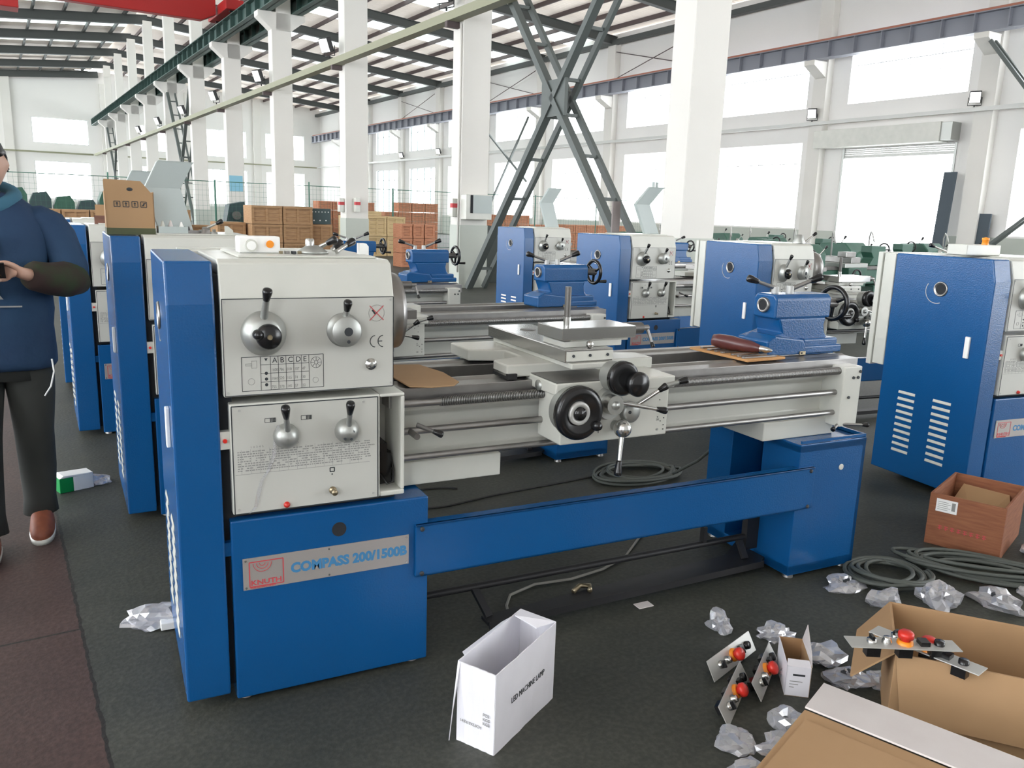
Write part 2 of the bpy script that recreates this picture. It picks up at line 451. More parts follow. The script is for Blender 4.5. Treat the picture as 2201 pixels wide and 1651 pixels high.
# dado strips, leaving the doorway free
for a, b in ((YB, 15.05), (19.15, YF)): mbd.box((XW-.012, a, 0), (XW+.004, b, 1.2), DADO)
mbd.box((XL, YF-.012, 0), (XW, YF+.004, 1.25), DADO)
struct(mbd, 'trim_3')

# window frames: each window its own object
FRM = mat('grey_green_window_steel', (0.10, 0.15, 0.15), .5)
FRP = mat('glare_pale_window_steel', (0.75, 0.77, 0.77), .5)  # paled colour stands in for glare around the nearer windows
wn = 0
for (lo, hi, z0, z1) in wins:
    if lo > 60: pass
    wn += 1
    mb = MB(); x = XW + .12
    fm, w_ = (FRM, .03) if lo > 48 else (FRP, .016)
    for y in (lo, hi): mb.box((x, y-w_, z0), (x+.05, y+w_, z1), fm)
    for z in (z0, z1): mb.box((x, lo, z-w_), (x+.05, hi, z+w_), fm)
    for q in range(1, 4):
        y = lo + (hi-lo)*q/4; mb.box((x, y-w_*.7, z0), (x+.05, y+w_*.7, z1), fm)
    mb.box((x, lo, z1-.75), (x+.05, hi, z1-.72), fm)
    struct(mb, 'window_%d' % wn)
for (lo, hi, z0, z1) in far_holes:
    wn += 1
    mb = MB(); y = YF + .12
    for x in (lo, hi): mb.box((x-.03, y, z0), (x+.03, y+.05, z1), FRM)
    for z in (z0, z1): mb.box((lo, y, z-.03), (hi, y+.05, z+.03), FRM)
    for q in (1, 2): x = lo + (hi-lo)*q/3; mb.box((x-.012, y, z0), (x+.012, y+.05, z1), FRM)
    struct(mb, 'window_%d' % wn)

# roller door of the right wall
d = empty('door_1', (XW, 17.1, 0)); tag(d, kind='structure')
mb = MB(); mb.box((-.55, -1.75, 4.08), (0, 2.95, 4.68), CREAM); mb.box((-.50, -2.1, 4.12), (0, -1.75, 4.66), SATIN); mb.build('shutter_housing', d, bevel=.01)
mb = MB()
for k in range(5): mb.box((.02, -2.0, 3.78+k*.062), (.05, 2.0, 3.834+k*.062), GALV)
mb.box((.015, -2.0, 3.73), (.055, 2.0, 3.78), GALV); mb.build('shutter_curtain', d)
for y in (-2.06, 1.99):
    mb = MB(); mb.box((-.03, y, 0), (.06, y+.07, 4.08), SATIN); mb.build('guide_rail', d)

# roof: sheets, rafters and purlins of both bays
def zl(x): return 10.78 + .093*(x - 8.0) + .57            # underside of the left sheets
def zr(x): return 10.80 - .080*(x - 8.0) + .60           # underside of the right sheets
def roof_strip(x0, x1, zf, segs, name, sheet=None):
    mb = MB(); ms = MB()
    for (y0, y1, sky) in segs:
        t = ms if sky else mb
        t.add([(x0, y0, zf(x0)), (x1, y0, zf(x1)), (x1, y1, zf(x1)), (x0, y1, zf(x0))], [(0, 1, 2, 3)], SKYL if sky else (sheet or CEIL))
    struct(mb, name)
    if ms.f: struct(ms, name + '_skylight')
segs = []; y = YB
for p in [q for q in PIL if q > 10]:
    c = p + 3.0
    if c > YF - 1: break
    w = 1.1 if p < 30 else 2.0
    if p > 30:
        segs += [(y, c - w/2, False), (c - w/2, c + w/2, True)]; y = c + w/2
segs.append((y, YF, False))
roof_strip(XC-.35, XW+.3, zr, segs, 'ceiling')
segs = []; y = YB
for p in COLS:
    c = p + 3.6
    if p < 12 or c > YF - 1.5: continue
    segs += [(y, c - .9, False), (c - .9, c + .9, True)]; y = c + .9
segs.append((y, YF, False))
roof_strip(XL, XC-.35, zl, segs, 'ceiling_left', CEILL)

mb = MB()
for p in PIL:
    if p > 4: mb.bar((XC-.2, p, zr(XC)-.42), (XW-.1, p, zr(XW)-.42), .12, .34, RAFT)
    if p > 4:
        for s in (-.20, .20): mb.bar((XC-.2, p, zr(XC)-.42+s*.9), (XW-.1, p, zr(XW)-.42+s*.9), .26, .03, RAFT)
tagm = struct(mb, 'trim_4')                                           # rafters, right bay
mb = MB()
for p in COLS + [73.9]:
    if p > 4:
        mb.bar((XL, p, zl(XL)-.36), (XC+.1, p, zl(XC)-.36), .24, .42, RAFT)
        for s in (-.21, .21): mb.bar((XL, p, zl(XL)-.36+s), (XC+.1, p, zl(XC)-.36+s), .34, .03, RAFT)
struct(mb, 'trim_5')                                                  # rafters, left bay
mb = MB()
for k in range(13):
    x = XC + .5 + k*1.38; mb.box((x-.04, YB, zr(x)-.19), (x+.04, YF, zr(x)-.01), PURL)
for k in range(8):
    x = XC - 1.0 - k*1.42; mb.box((x-.05, YB, zl(x)-.20), (x+.05, YF, zl(x)-.01), RAFT)
struct(mb, 'trim_6')                                                  # purlins
mb = MB(); mb.box((XW-.45, YB, 9.34), (XW-.2, YF, 9.56), RAFT); struct(mb, 'trim_7')

# middle columns with corbels
def column(y, first=None):
    if first is None:
        mb = MB()
        mb.box((-.30, -.2, 0), (.30, .2, 6.64), COLM)
        mb.box((-.16, -.2, 6.60), (.30, .2, 10.9), COLM)
        mb.prism([(-.70, 7.12), (-.70, 6.96), (-.30, 6.62), (.30, 6.62), (.74, 6.96), (.74, 7.12)], 'y', -.2, .2, COLM)
        o = mb.build('column', bevel=.012, seg=1)
    else:
        o = first.copy(); COL.objects.link(o)
    o.location = (XC, y, 0)
    return o
c0 = None
ordn = ['nearest white concrete column outside the view on the right', 'large white concrete column nearest the camera, behind the blue lathes',
        'white concrete column carrying the grey electrical box', 'white concrete column with a red and white box, left of the electrical box',
        'white corbelled column beside the cable tray lamp, tallest corbel in view', 'second corbelled white column counting toward the far wall',
        'white corbelled column with a pale blue notice at head height', 'white corbelled column with the laced cross brace before it',
        'fifth corbelled column toward the far end wall', 'sixth corbelled column toward the far end wall',
        'seventh corbelled column toward the far end wall', 'eighth corbelled column, the one nearest the far end wall']
for i, y in enumerate(COLS):
    if i == 0: continue
    o = column(y, c0)
    if c0 is None: c0 = o
    tag(o, ordn[i], 'column', 'middle row of white concrete columns')
    m2 = MB(); m2.box((-.307, -.207, 0), (.307, .207, 1.2), DADO)
    q = m2.build('painted_dado', o)

# runway girders on the corbels and along the right wall
def girder(x, z0, z1, w, label, y0=YB, y1=YF-.4, rail=None, pm=None):
    GP = pm or GREENP2
    g = empty('crane_runway_girder', (x, 0, 0)); tag(g, label, 'girder')
    mb = MB()
    mb.box((-.015, y0, z0), (.015, y1, z1), GP); mb.box((-w/2, y0, z0), (w/2, y1, z0+.03), GP); mb.box((-w/2, y0, z1-.03), (w/2, y1, z1), GP)
    y = y0 + .5
    while y < y1: mb.box((-w/2+.01, y-.012, z0+.02), (w/2-.01, y+.012, z1-.02), GP); y += 1.0
    mb.build('beam', g)
    mb = MB(); mb.box((-.035, y0, z1), (.035, y1, z1+.10), rail or RAFT); mb.build('crane_rail', g)
    return g
GREENP2 = mat('green_grey_steel_paint', (0.05, 0.095, 0.085), .5)
GREYG = mat('haze_pale_girder_steel', (0.26, 0.27, 0.31), .5)  # girder colour lightened to stand in for haze by the windows
girder(XC-.47, 7.12, 7.60, .34, 'dark green ribbed crane runway girder on the left side of the column corbels')
girder(XC+.49, 7.12, 7.60, .34, 'dark green ribbed crane runway girder on the right side of the column corbels')
RUSTR = mat('orange_primed_rail', (0.40, 0.15, 0.10), .6)
girder(XW-.8, 7.05, 7.62, .36, 'grey green crane runway girder with orange rail along the window wall', rail=RUSTR, pm=GREYG)
mb = MB()
for p in PIL: mb.prism([(XW, 7.04), (XW-1.0, 7.04), (XW-1.0, 6.88), (XW-.3, 6.5), (XW, 6.5)], 'y', p-.22, p+.22, COLM)
struct(mb, 'trim_8')                                                  # corbels of the right wall
# thin bracing rods high on the right wall
mb = MB()
for p in PIL[4:-1]:
    if int(p) % 12 < 6:
        mb.tube([(XW-.35, p+.4, 9.0), (XW-.35, p+5.6, 7.8)], .02, PURL, 6); mb.tube([(XW-.35, p+.4, 7.8), (XW-.35, p+5.6, 9.0)], .02, PURL, 6)
struct(mb, 'trim_9')

# red overhead crane
g = empty('overhead_crane', (0, 30.5, 0)); tag(g, 'red overhead travelling crane spanning the left bay under the roof', 'crane')
mb = MB(); mb.prism([(-9, 7.6), (-7, 7.5), (6.6, 7.5), (7.05, 7.72), (7.05, 8.3), (-9, 8.3)], 'y', 0, .35, CRANE); mb.build('bridge_girder', g, bevel=.02)
mb = MB(); mb.box((-.4, -.2, 7.04), (1.25, .6, 7.48), CRANE); mb.build('hoist_trolley', g, bevel=.02)
mb = MB(); mb.box((7.12, -1.1, 7.74), (7.7, 1.5, 8.06), CRANE); mb.build('end_carriage', g, bevel=.02)
for y in (-.8, 1.2):
    mb = MB(); mb.frustum((7.30, y, 7.85), (7.55, y, 7.85), .14, .14, DARK); mb.build('wheel', g)

# cable tray on the columns, then along the far wall, and another along the window wall
def tray(name, pts, w, h, label):
    mb = MB()
    for a, b in zip(pts[:-1], pts[1:]): mb.bar(a, b, w, h, RAILM)
    o = mb.build(name); tag(o, label, 'cable tray'); return o
tray('cable_tray', [(XC-.44, YB+.1, 4.92), (XC-.44, YF-.45, 4.92)], .22, .15, 'long olive grey cable tray running along the middle columns')
tray('cable_tray', [(XL+.1, YF-.40, 4.92), (XC-.6, YF-.40, 4.92)], .12, .12, 'thin olive cable tray across the far end wall at left')
t = tray('cable_tray', [(XW-.42, YB+.1, 4.96), (XW-.42, YF-.5, 4.96)], .12, .12, 'pale grey cable tray along the window wall above the roller door')
t.data.materials.clear(); t.data.materials.append(GALV)
tray('cable_tray', [(XC+.6, YF-.40, 4.92), (XW-.5, YF-.40, 4.92)], .10, .10, 'thin cable tray across the far end wall, right of the columns')
mb = MB()
for y in COLS:
    mb.box((XC-.56, y-.05, 4.74), (XC-.29, y+.05, 4.845), PURL)
struct(mb, 'trim_10')

LAMPG = mat('lit_lamp_glass', (.9, .9, .9), .3)
LAMPG.node_tree.nodes['Principled BSDF'].inputs['Emission Color'].default_value = (1, 1, 1, 1)
LAMPG.node_tree.nodes['Principled BSDF'].inputs['Emission Strength'].default_value = 1.3
def floodlight(x, y, z, label, rz=0.0, group='floodlights on the cable tray'):
    t = empty('floodlight', (x, y, z), rz); tag(t, label, 'floodlight', group)
    R = Matrix.Rotation(math.radians(-22), 3, 'Y')
    mb = MB(); mb.box((-.10, -.16, .12), (.03, .16, .46), DARK, R, (0, 0, .1)); mb.build('housing', t, bevel=.015)
    mb = MB(); mb.box((-.115, -.14, .14), (-.10, .14, .44), LAMPG, R, (0, 0, .1)); mb.build('lit_glass', t)
    mb = MB(); mb.tube([(0, -.18, .26), (0, -.18, .03), (0, .18, .03), (0, .18, .26)], .012, DARK, 6); mb.tube([(0, 0, -.02), (0, 0, .04)], .02, DARK, 6); mb.build('bracket', t)
    return t
for i, (y, s) in enumerate([(14.0, 'at the top edge, nearest the camera'), (20.1, 'beside the column with the red and white box'), (26.1, 'beside the first full corbel column'), (32.0, 'between the first two corbel columns'),
             (37.8, 'left of the notice column'), (43.8, 'near the laced brace'), (49.8, 'farthest one visible on the tray')]):
    floodlight(XC-.58, y+.1, 5.02, 'bright floodlight on the middle cable tray, ' + s, .35)
for y, s in ((20.3, 'left of the roller door housing'), (14.45, 'right of the roller door housing'), (55.5, 'between the two far framed windows'), (49.7, 'just left of the electrical box column')):
    floodlight(XW-.42, y, 5.05, 'pale floodlight on the window wall tray, ' + s, .5, 'floodlights on the window wall')

# steel cross braces in the column row
def brace(y0, y1, label, full=True):
    g = empty('cross_brace', (XC, (y0+y1)/2, 0)); tag(g, label, 'brace')
    h = (y1-y0)/2; zc = 3.25
    def leg(a, b, w=.13):
        mb = MB()
        for s in (-.17, .17):
            mb.bar((s, *a), (s, *b), w if s < 0 else .07, .10, BRC)
        n = 4
        for i in range(n+1):
            t = i/n*.8 + .12
            y = a[0]+(b[0]-a[0])*t; z = a[1]+(b[1]-a[1])*t
            mb.bar((-.17, y, z), (.17, y, z), .06, .05, BRC)
        return mb.build('laced_strut', g)
    leg((h-.35, .02), (0, zc)); leg((-h+.35, .02), (0, zc)); leg((h-.30, 6.6), (0, zc)); leg((-h+.30, 6.6), (0, zc))
    mb = MB(); mb.box((-.2, -.32, zc-.28), (-.14, .32, zc+.28), BRC); mb.build('gusset_plate', g)
BRC = mat('bracing_steel_paint', (0.10, 0.115, 0.11), .55)
brace(COLS[1], COLS[2], 'large grey steel cross brace between the two nearest columns')
brace(COLS[6]+0, COLS[7], 'small laced steel cross brace in the far part of the column row')
brace(COLS[10], COLS[11], 'tiny laced cross brace close to the far end wall')
# brace legs on the window wall side
g = empty('wall_brace', (XW-.72, 0, 0)); tag(g, 'grey diagonal steel brace on the window wall, right of the roller door', 'brace')
for s in (-.12, .12):
    mb = MB(); mb.bar((s, 14.0, 6.8), (s, 10.0, 2.0), .08, .10, BRC); mb.build('strut', g)
    mb = MB(); mb.bar((s, 13.9, .35), (s, 10.5, 3.4), .07, .08, BRC); mb.build('strut', g)
g = empty('wall_brace', (XW-.72, 0, 0)); tag(g, 'thin grey steel cross brace on the window wall, seen past the electrical box column', 'brace')
for (a, b) in (((43.8, 6.6), (38.6, 3.2)), ((38.6, 6.6), (43.8, .3))):
    mb = MB(); mb.bar((0, *a), (0, *b), .09, .09, BRC); mb.build('strut', g)

# things mounted on the columns
t = empty('electrical_box', (XC-.02, COLS[2]-.21, 1.31)); tag(t, 'grey electrical box with dark door gap on the white column', 'electrical box')
mb = MB(); mb.box((-.28, -.22, 0), (.28, 0, .46), CREAM); mb.build('cabinet', t, bevel=.008)
mb = MB(); mb.box((-.14, -.235, .12), (.27, -.222, .45), SHEET); mb.build('door', t)
mb = MB(); mb.box((-.19, -.235, .12), (-.145, -.222, .45), VOID); mb.build('door_gap', t)
for yy, xx, zz, s in ((COLS[2]-.02, XC-.37, 1.35, 'right beside the grey electrical box'), (COLS[3], XC-.37, 1.35, 'on the left face of the next column'), (COLS[3]-.27, XC-.05, 1.36, 'on the front of the next column')):
    t = empty('alarm_box', (xx, yy, zz)); tag(t, 'small cream box with a red band, ' + s, 'box')
    mb = MB(); mb.box((-.06, -.11, 0), (.06, .05, .34), CREAM); mb.build('case', t, bevel=.006)
    mb = MB(); mb.box((-.065, -.115, .17), (.065, -.02, .25), REDINK); mb.build('red_band', t)
t = MB().box((XC-.26, COLS[5]-.215, 1.93), (XC+.22, COLS[5]-.205, 2.5), SIGNB).build('notice'); tag(t, 'pale blue notice sheet on a white column', 'notice')
o = MB().tube([(XC-.325, COLS[2]-.16, 0.3), (XC-.325, COLS[2]-.16, 4.8)], .018, COLM, 8).build('conduit_pipe'); tag(o, 'thin painted conduit rising on the electrical box column', 'pipe')

# dark boards leaning at the right wall
for (y, w, h, s) in ((14.85, .40, 3.15, 'tall dark grey board leaning between roller door and pilaster'), (13.75, .34, 1.9, 'short dark grey board leaning right of the pilaster')):
    b = MB(); R = Matrix.Rotation(math.radians(2 if y < 14 else 4), 3, 'Y'); b.box((-.03, -w/2, 0), (.03, w/2, h), mat('slate_grey_board', (0.055, 0.075, 0.095), .6), R, (0, 0, 0))
    o = b.build('leaning_board', loc=(XW-.70 if y > 14 else XW-.25, y, 0.0)); tag(o, s, 'board')
# dark leaning plate by the brace foot
o = MB().prism([(-.25, 0), (.62, 0), (.42, 1.15), (-.02, 1.2)], 'y', 0, .03, mat('dark_green_grey_plate', (0.04, 0.05, 0.045), .6)).build('leaning_steel_plate', loc=(8.75, 14.9, 0)); o.rotation_euler = (-.1, 0, -.1); tag(o, 'dark steel plate leaning beside the foot of the big cross brace', 'plate')

turn_hall()

# ------------------------------------------------------------------ the lathe (local: x along the bed, y away from the operator, z up)
def circ(cx, cz, r, y, n=28, w=.0012):
    return [Vector((cx + r*math.cos(2*PI*k/n), y, cz + r*math.sin(2*PI*k/n))) for k in range(n)]
def vline(mb, x0, z0, x1, z1, y, m, w=.0016):
    if abs(x1-x0) < 1e-6: mb.box((x0-w/2, y-.0006, z0), (x0+w/2, y, z1), m)
    elif abs(z1-z0) < 1e-6: mb.box((x0, y-.0006, z0-w/2), (x1, y, z0+w/2), m)
    else: mb.bar((x0, y-.0003, z0), (x1, y-.0003, z1), w, .0006, m, (0, 1, 0))
def frame2d(mb, x0, z0, x1, z1, y, m, w=.0016):
    vline(mb, x0, z0, x1, z0, y, m, w); vline(mb, x0, z1, x1, z1, y, m, w); vline(mb, x0, z0, x0, z1, y, m, w); vline(mb, x1, z0, x1, z1, y, m, w)
def knob_lever(root_mb, p0, p1, m_rod, r=.0065, grip=.045, gr=.0125):
    """rod from p0 to p1 with a black conical grip at p1"""
    p0 = Vector(p0); p1 = Vector(p1); d = (p1-p0).normalized()
    g0 = p1 - d*grip
    root_mb.frustum(p0, g0 + d*.004, r*1.25, r, m_rod, 12)
    root_mb.turned(g0, d, [(0, 0), (0, gr*.62), (grip*.12, gr*.7), (grip*.75, gr), (grip*.93, gr*.92), (grip, gr*.5), (grip, 0)], BLACK, 14)

def make_lathe():
    L = empty('lathe', (0, 0, 0))
    # --- change gear cover
    mb = MB(); mb.prism([(0, .036), (.58, .036), (.58, 1.287), (.026, 1.287), (0, 1.176)], 'x', 0, .122, BLUE)
    cov = mb.build('gear_cover', L, bevel=.006)
    mb = MB(); mb.box((-.012, .078, .772), (.0, .104, .885), WHITEP); h = mb.build('door_pull', cov, bevel=.003)
    mb = MB(); mb.turned((-.0015, .285, 1.112), (-1, 0, 0), [(0, .041), (.003, .040), (.005, .038), (.005, .034), (.001, .031), (.0005, 0)], STEEL)
    mb.frustum((-.003, .285, 1.112), (-.0025, .285, 1.112), .028, .028, VOID, 24)
    mb.build('spindle_bore', cov)
    mb = MB()
    for k in range(26):
        a = -PI*.62 + k/26*PI*.80
        a2 = -PI*.62 + (k+1)/26*PI*.80
        mb.bar((-.0012, .305+.066*math.cos(a), 1.10+.066*math.sin(a)), (-.0012, .305+.066*math.cos(a2), 1.10+.066*math.sin(a2)), .0015, .003, GALV)
    mb.build('door_recess_edge', cov)
    for col in (0, 1):
        mb = MB()
        for k in range(10):
            z = .165 + k*.0375; y0 = .135 + col*.215; y1 = y0 + .105
            mb.add([(-.0008, y0, z), (-.0008, y1, z), (-.004, y1, z+.003), (-.004, y0, z+.003), (-.0008, y0, z+.017), (-.0008, y1, z+.017)],
                   [(0, 1, 2, 3), (3, 2, 5, 4), (0, 3, 4), (1, 5, 2)], CREAM)
        mb.build('louver_panel', cov)  # cream colour stands in for bright light on the vents
    # --- electrical cabinet at the back
    mb = MB(); mb.box((.0, .585, .64), (.50, .66, 1.283), CREAM); ec = mb.build('electrical_cabinet', L, bevel=.005)
    mb = MB(); mb.box((-.004, .668, .63), (.505, .70, 1.288), CREAM); mb.build('cabinet_door', ec, bevel=.004)
    # --- left pedestal
    mb = MB(); mb.box((.139, 0, .014), (.742, .50, .566), BLUE)
    base = mb.build('headstock_pedestal', L, bevel=.005)
    mb = MB(); mb.frustum((.453, -.0015, .499), (.453, .003, .499), .022, .022, VOID, 28); mb.build('access_hole', base)  # black disc drawn for the shade in the hole
    mb = MB(); mb.box((.168, -.0035, .354), (.675, -.001, .450), PLATE)
    y = -.0036
    frame2d(mb, .186, .362, .283, .437, y, REDINK, .003)
    mb.text('KNUTH', .021, FRONT(.189, .3665, y), REDINK, bold=.0004, sx=1.22)
    mb.text('WERKZEUGMASCHINEN', .0065, FRONT(.187, .3565, y), REDINK, bold=.0002)
    for r in (.026, .017, .008):
        pts = [(.223+r*math.cos(PI + PI*k/14), y-.0003, .432+r*math.sin(PI+PI*k/14)) for k in range(15)]
        mb.tube(pts, .0011, REDINK, 4)
    mb.text('COMPASS 200/1500B', .041, FRONT(.305, .387, y), BLUEINK, bold=.0020, sx=.98)
    for (a, b) in ((.176, .361), (.176, .443), (.42, .361), (.42, .443), (.667, .361), (.667, .443)): mb.frustum((a, -.0055, b), (a, -.003, b), .003, .0035, BRIGHT, 10)
    mb.build('nameplate', base)
    for (x, y_) in ((.17, .04), (.70, .04), (.17, .45), (.70, .45)): MB().frustum((x, y_, 0), (x, y_, .03), .022, .016, STEEL, 12).build('leveling_foot', base)
    # black box painted as shade in the slot between cover and pedestal
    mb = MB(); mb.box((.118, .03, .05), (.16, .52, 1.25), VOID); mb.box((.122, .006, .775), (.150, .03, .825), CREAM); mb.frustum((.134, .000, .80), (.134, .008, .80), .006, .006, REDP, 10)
    mb.box((.122, .01, .46), (.140, .03, .50), BLUE)
    mb.build('slot_filler', L)
    # --- gearbox
    mb = MB(); mb.box((.148, .0, .584), (.582, .46, .902), CREAM)
    mb.box((.582, .15, .584), (.661, .46, .902), CREAM)
    mb.box((.582, 0, .584), (.661, .15, .600), CREAM); mb.box((.582, 0, .892), (.661, .15, .902), CREAM); mb.box((.649, 0, .600), (.661, .15, .892), CREAM)
    mb.box((.150, .03, .566), (.64, .44, .586), VOID)
    gb = mb.build('gearbox', L, bevel=.004)
    mb = MB(); mb.box((.153, -.003, .586), (.574, .0, .896), PANEL); frame2d(mb, .153, .586, .574, .896, -.003, INK, .003)
    y = -.0032
    # feed chart and its symbols
    rnd = random.Random(3)
    for row in range(9):
        z = .764 - row*.0068
        x = .165
        while x < .545:
            w = rnd.choice((.004, .006, .009))
            if rnd.random() < .82: mb.box((x, y-.0004, z), (x+w, y, z+.0030), GINK)
            x += w + .0022
    mb.box((.158, y-.0002, .700), (.548, y, .7012), GINK)
    for i in range(14): mb.box((.175+i*.026, y-.0002, .70), (.1757+i*.026, y, .772), GINK)
    mb.text('1 2 3 4 5', .008, FRONT(.20, .775, y), GINK, sx=1.3); mb.text('A B C D', .008, FRONT(.30, .777, y), GINK, sx=1.3); mb.text('mm', .008, FRONT(.552, .75, y), GINK)
    for cx in (.243, .345):
        frame2d(mb, cx, .845, cx+.030, .8565, y, INK, .0012)
        for k in range(4): mb.box((cx+.014+k*.004, y-.0004, .8455), (cx+.0165+k*.004, y, .856), INK)
    mb.box((.292, y-.0004, .868), (.299, y, .870), INK); mb.box((.292, y-.0004, .873), (.299, y, .875), INK)
    frame2d(mb, .427, .682, .440, .694, y, INK, .003); mb.box((.431, y-.0004, .672), (.435, y, .676), INK)
    for (a, b) in ((.175, .884), (.53, .884), (.165, .598), (.56, .600)): mb.frustum((a, -.0045, b), (a, -.003, b), .004, .004, GALV, 8)
    mb.build('gearbox_faceplate', gb)
    for (cx, cz, tx, tz, holes) in ((.300, .803, .286, .905, ((0, -.002),)), (.478, .803, .470, .903, ((.010, .004), (.004, -.018), (-.014, -.016)))):
        mb = MB(); mb.turned((cx, -.003, cz), (0, -1, 0), [(0, .036), (.008, .036), (.020, .033), (.030, .026), (.036, .015), (.038, 0)], SATIN, 28)
        for (a, b) in holes: mb.frustum((cx+a, -.030, cz+b), (cx+a, -.0395, cz+b), .004, .004, INK, 8)
        knob_lever(mb, (cx, -.028, cz+.02), (tx, -.075, tz), SATIN, .0075, .044, .013)
        mb.build('feed_selector', gb)
    mb = MB(); mb.turned((.298, -.003, .598), (0, -1, 0), [(0, .009), (.004, .009), (.004, .007), (.010, .006), (.011, 0)], REDP, 14); mb.build('red_button', gb)
    mb = MB(); mb.turned((.434, -.003, .625), (0, -1, 0), [(0, .011), (.006, .011), (.006, .007), (.018, .007), (.018, .009), (.026, .009), (.027, 0)], BRASS, 14); mb.build('drain_plug', gb)
    mb = MB(); mb.box((.59, .06, .602), (.640, .13, .70), BLACK); mb.box((.60, .05, .69), (.622, .12, .735), BLACK)
    mb.tube([(.60, .05, .64), (.615, .03, .612), (.635, .03, .615), (.642, .05, .65), (.64, .08, .70)], .004, BLACK, 8); mb.build('switch_wiring', gb)
    # --- headstock
    mb = MB(); mb.prism([(.0, .922), (.50, .922), (.50, 1.27), (.48, 1.290), (.05, 1.292), (.026, 1.282), (.0, 1.192)], 'x', .136, .625, CREAM)
    hs = mb.build('headstock', L, bevel=.004)
    mb = MB(); mb.box((.20, .09, 1.292), (.60, .44, 1.298), CREAM); mb.build('top_lid', hs, bevel=.002)
    mb = MB(); mb.box((.139, -.003, .926), (.622, 0, 1.189), PANEL); frame2d(mb, .139, .926, .622, 1.189, -.003, INK, .0022)
    y = -.0032
    mb.text('C E', .001, FRONT(.5, .93, y), INK)
    # CE mark
    for cx, closed in ((.566, 0), (.590, 1)):
        pts = [(cx+.014*math.cos(PI*.5+PI*k/12)*1.05, y-.0002, 1.061+.0165*math.sin(PI*.5+PI*k/12)) for k in range(13)]
        mb.tube(pts, .0014, INK, 4)
        if closed: mb.box((cx-.013, y-.0006, 1.0597), (cx-.002, y, 1.0623), INK)
    # forbidden sign
    mb.tube([p for p in circ(.571, 1.143, .0235, y-.0003)], .0006, GINK, 4, closed=True)
    for s in (-1, 1): mb.bar((.571-.021*s, y-.0006, 1.122), (.571+.021*s, y-.0006, 1.164), .0022, .0008, REDINK, (0, 1, 0))
    mb.bar((.558, y-.0004, 1.152), (.567, y-.0004, 1.140), .005, .0006, INK, (0, 1, 0))
    # speed table
    x0, x1, z0, z1 = .185, .412, .937, 1.031
    frame2d(mb, x0, z0, x1, z1, y, INK, .0014)
    vline(mb, .236, z0, .236, z1, y, INK, .0011)
    cw = .0215; bx = .263
    for k in range(6): vline(mb, bx+k*cw, z0, bx+k*cw, z1, y, INK, .0010)
    for zz in (.960, .984, 1.008): vline(mb, .236, zz, bx+5*cw, zz, y, INK, .0010)
    for k, ch in enumerate('ABCDE'): mb.text(ch, .021, FRONT(bx+k*cw+.005, 1.0125, y), INK)
    rows = (('1600', '786', '310', '107', '47'), ('1060', '520', '165', '74', '30'), ('755', '370', '145', '57', '22'))
    for r_, vals in enumerate(rows):
        for k, s in enumerate(vals): mb.text(s, .0115, FRONT(bx+k*cw+.002, .989-r_*.024, y), GINK, sx=.78)
        mb.frustum((.251, y-.0005, .972-r_*.016+.012), (.251, y, .972-r_*.016+.012), .0045, .0045, INK, 12)
    mb.prism([(.246, 1.026), (.256, 1.026), (.251, 1.018)], 'y', y-.0005, y, INK)
    mb.tube(circ(.391, 1.008, .0155, y-.0003), .0005, INK, 4, closed=True); mb.tube(circ(.391, 1.008, .005, y-.0003), .0005, INK, 4, closed=True)
    for k in range(8): a = PI*k/4; mb.bar((.391+.005*math.cos(a), y-.0003, 1.008+.005*math.sin(a)), (.391+.0155*math.cos(a), y-.0003, 1.008+.0155*math.sin(a)), .0008, .0005, INK, (0, 1, 0))
    mb.tube(circ(.389, .958, .008, y-.0003, 16), .0005, GINK, 4, closed=True); mb.tube(circ(.210, .963, .009, y-.0003, 16), .0005, GINK, 4, closed=True)
    frame2d(mb, .212, 1.000, .226, 1.020, y, GINK, .0010); frame2d(mb, .196, 1.007, .212, 1.013, y, GINK, .0010)
    for (a, b) in ((.146, 1.181), (.615, 1.181), (.148, .934), (.615, .936)): mb.frustum((a, -.0045, b), (a, -.003, b), .0035, .0035, GALV, 8)
    mb.build('speed_panel', hs)
    mb = MB(); cx, cz = .246, 1.096
    mb.turned((cx, -.003, cz), (0, -1, 0), [(0, .061), (.012, .061), (.018, .057), (.034, .045), (.040, .038), (.040, 0)], SATIN, 36)
    mb.build('speed_dial', hs)
    mb = MB(); mb.turned((cx+.006, -.041, cz-.003), (0, -1, 0), [(0, .034), (.016, .034), (.022, .030), (.024, 0)], BLACK, 28); mb.turned((cx-.024, -.050, cz+.004), (0, -1, 0), [(0, .014), (.018, .013), (.024, .008), (.025, 0)], BLACK, 18); mb.frustum((cx+.006, -.064, cz-.003), (cx+.006, -.068, cz-.003), .008, .006, BRASS, 12); mb.build('dial_knob', hs)
    mb = MB(); knob_lever(mb, (cx-.002, -.030, cz+.045), (cx+.002, -.075, 1.222), SATIN, .0085, .036, .0135); mb.build('speed_lever', hs)
    mb = MB(); cx, cz = .474, 1.098
    mb.turned((cx-.004, -.003, cz), (0, -1, 0), [(0, .048), (.010, .048), (.010, .045), (.042, .043), (.045, .040), (.045, 0)], SATIN, 36)
    mb.frustum((cx, -.0455, cz), (cx, -.0485, cz), .0125, .0125, INK, 20); mb.frustum((cx, -.0455, cz-.028), (cx, -.0485, cz-.028), .005, .005, INK, 12)
    mb.build('range_dial', hs)
    mb = MB(); knob_lever(mb, (cx-.003, -.030, cz+.038), (cx-.004, -.060, 1.186), SATIN, .0085, .036, .0125); mb.build('range_lever', hs)
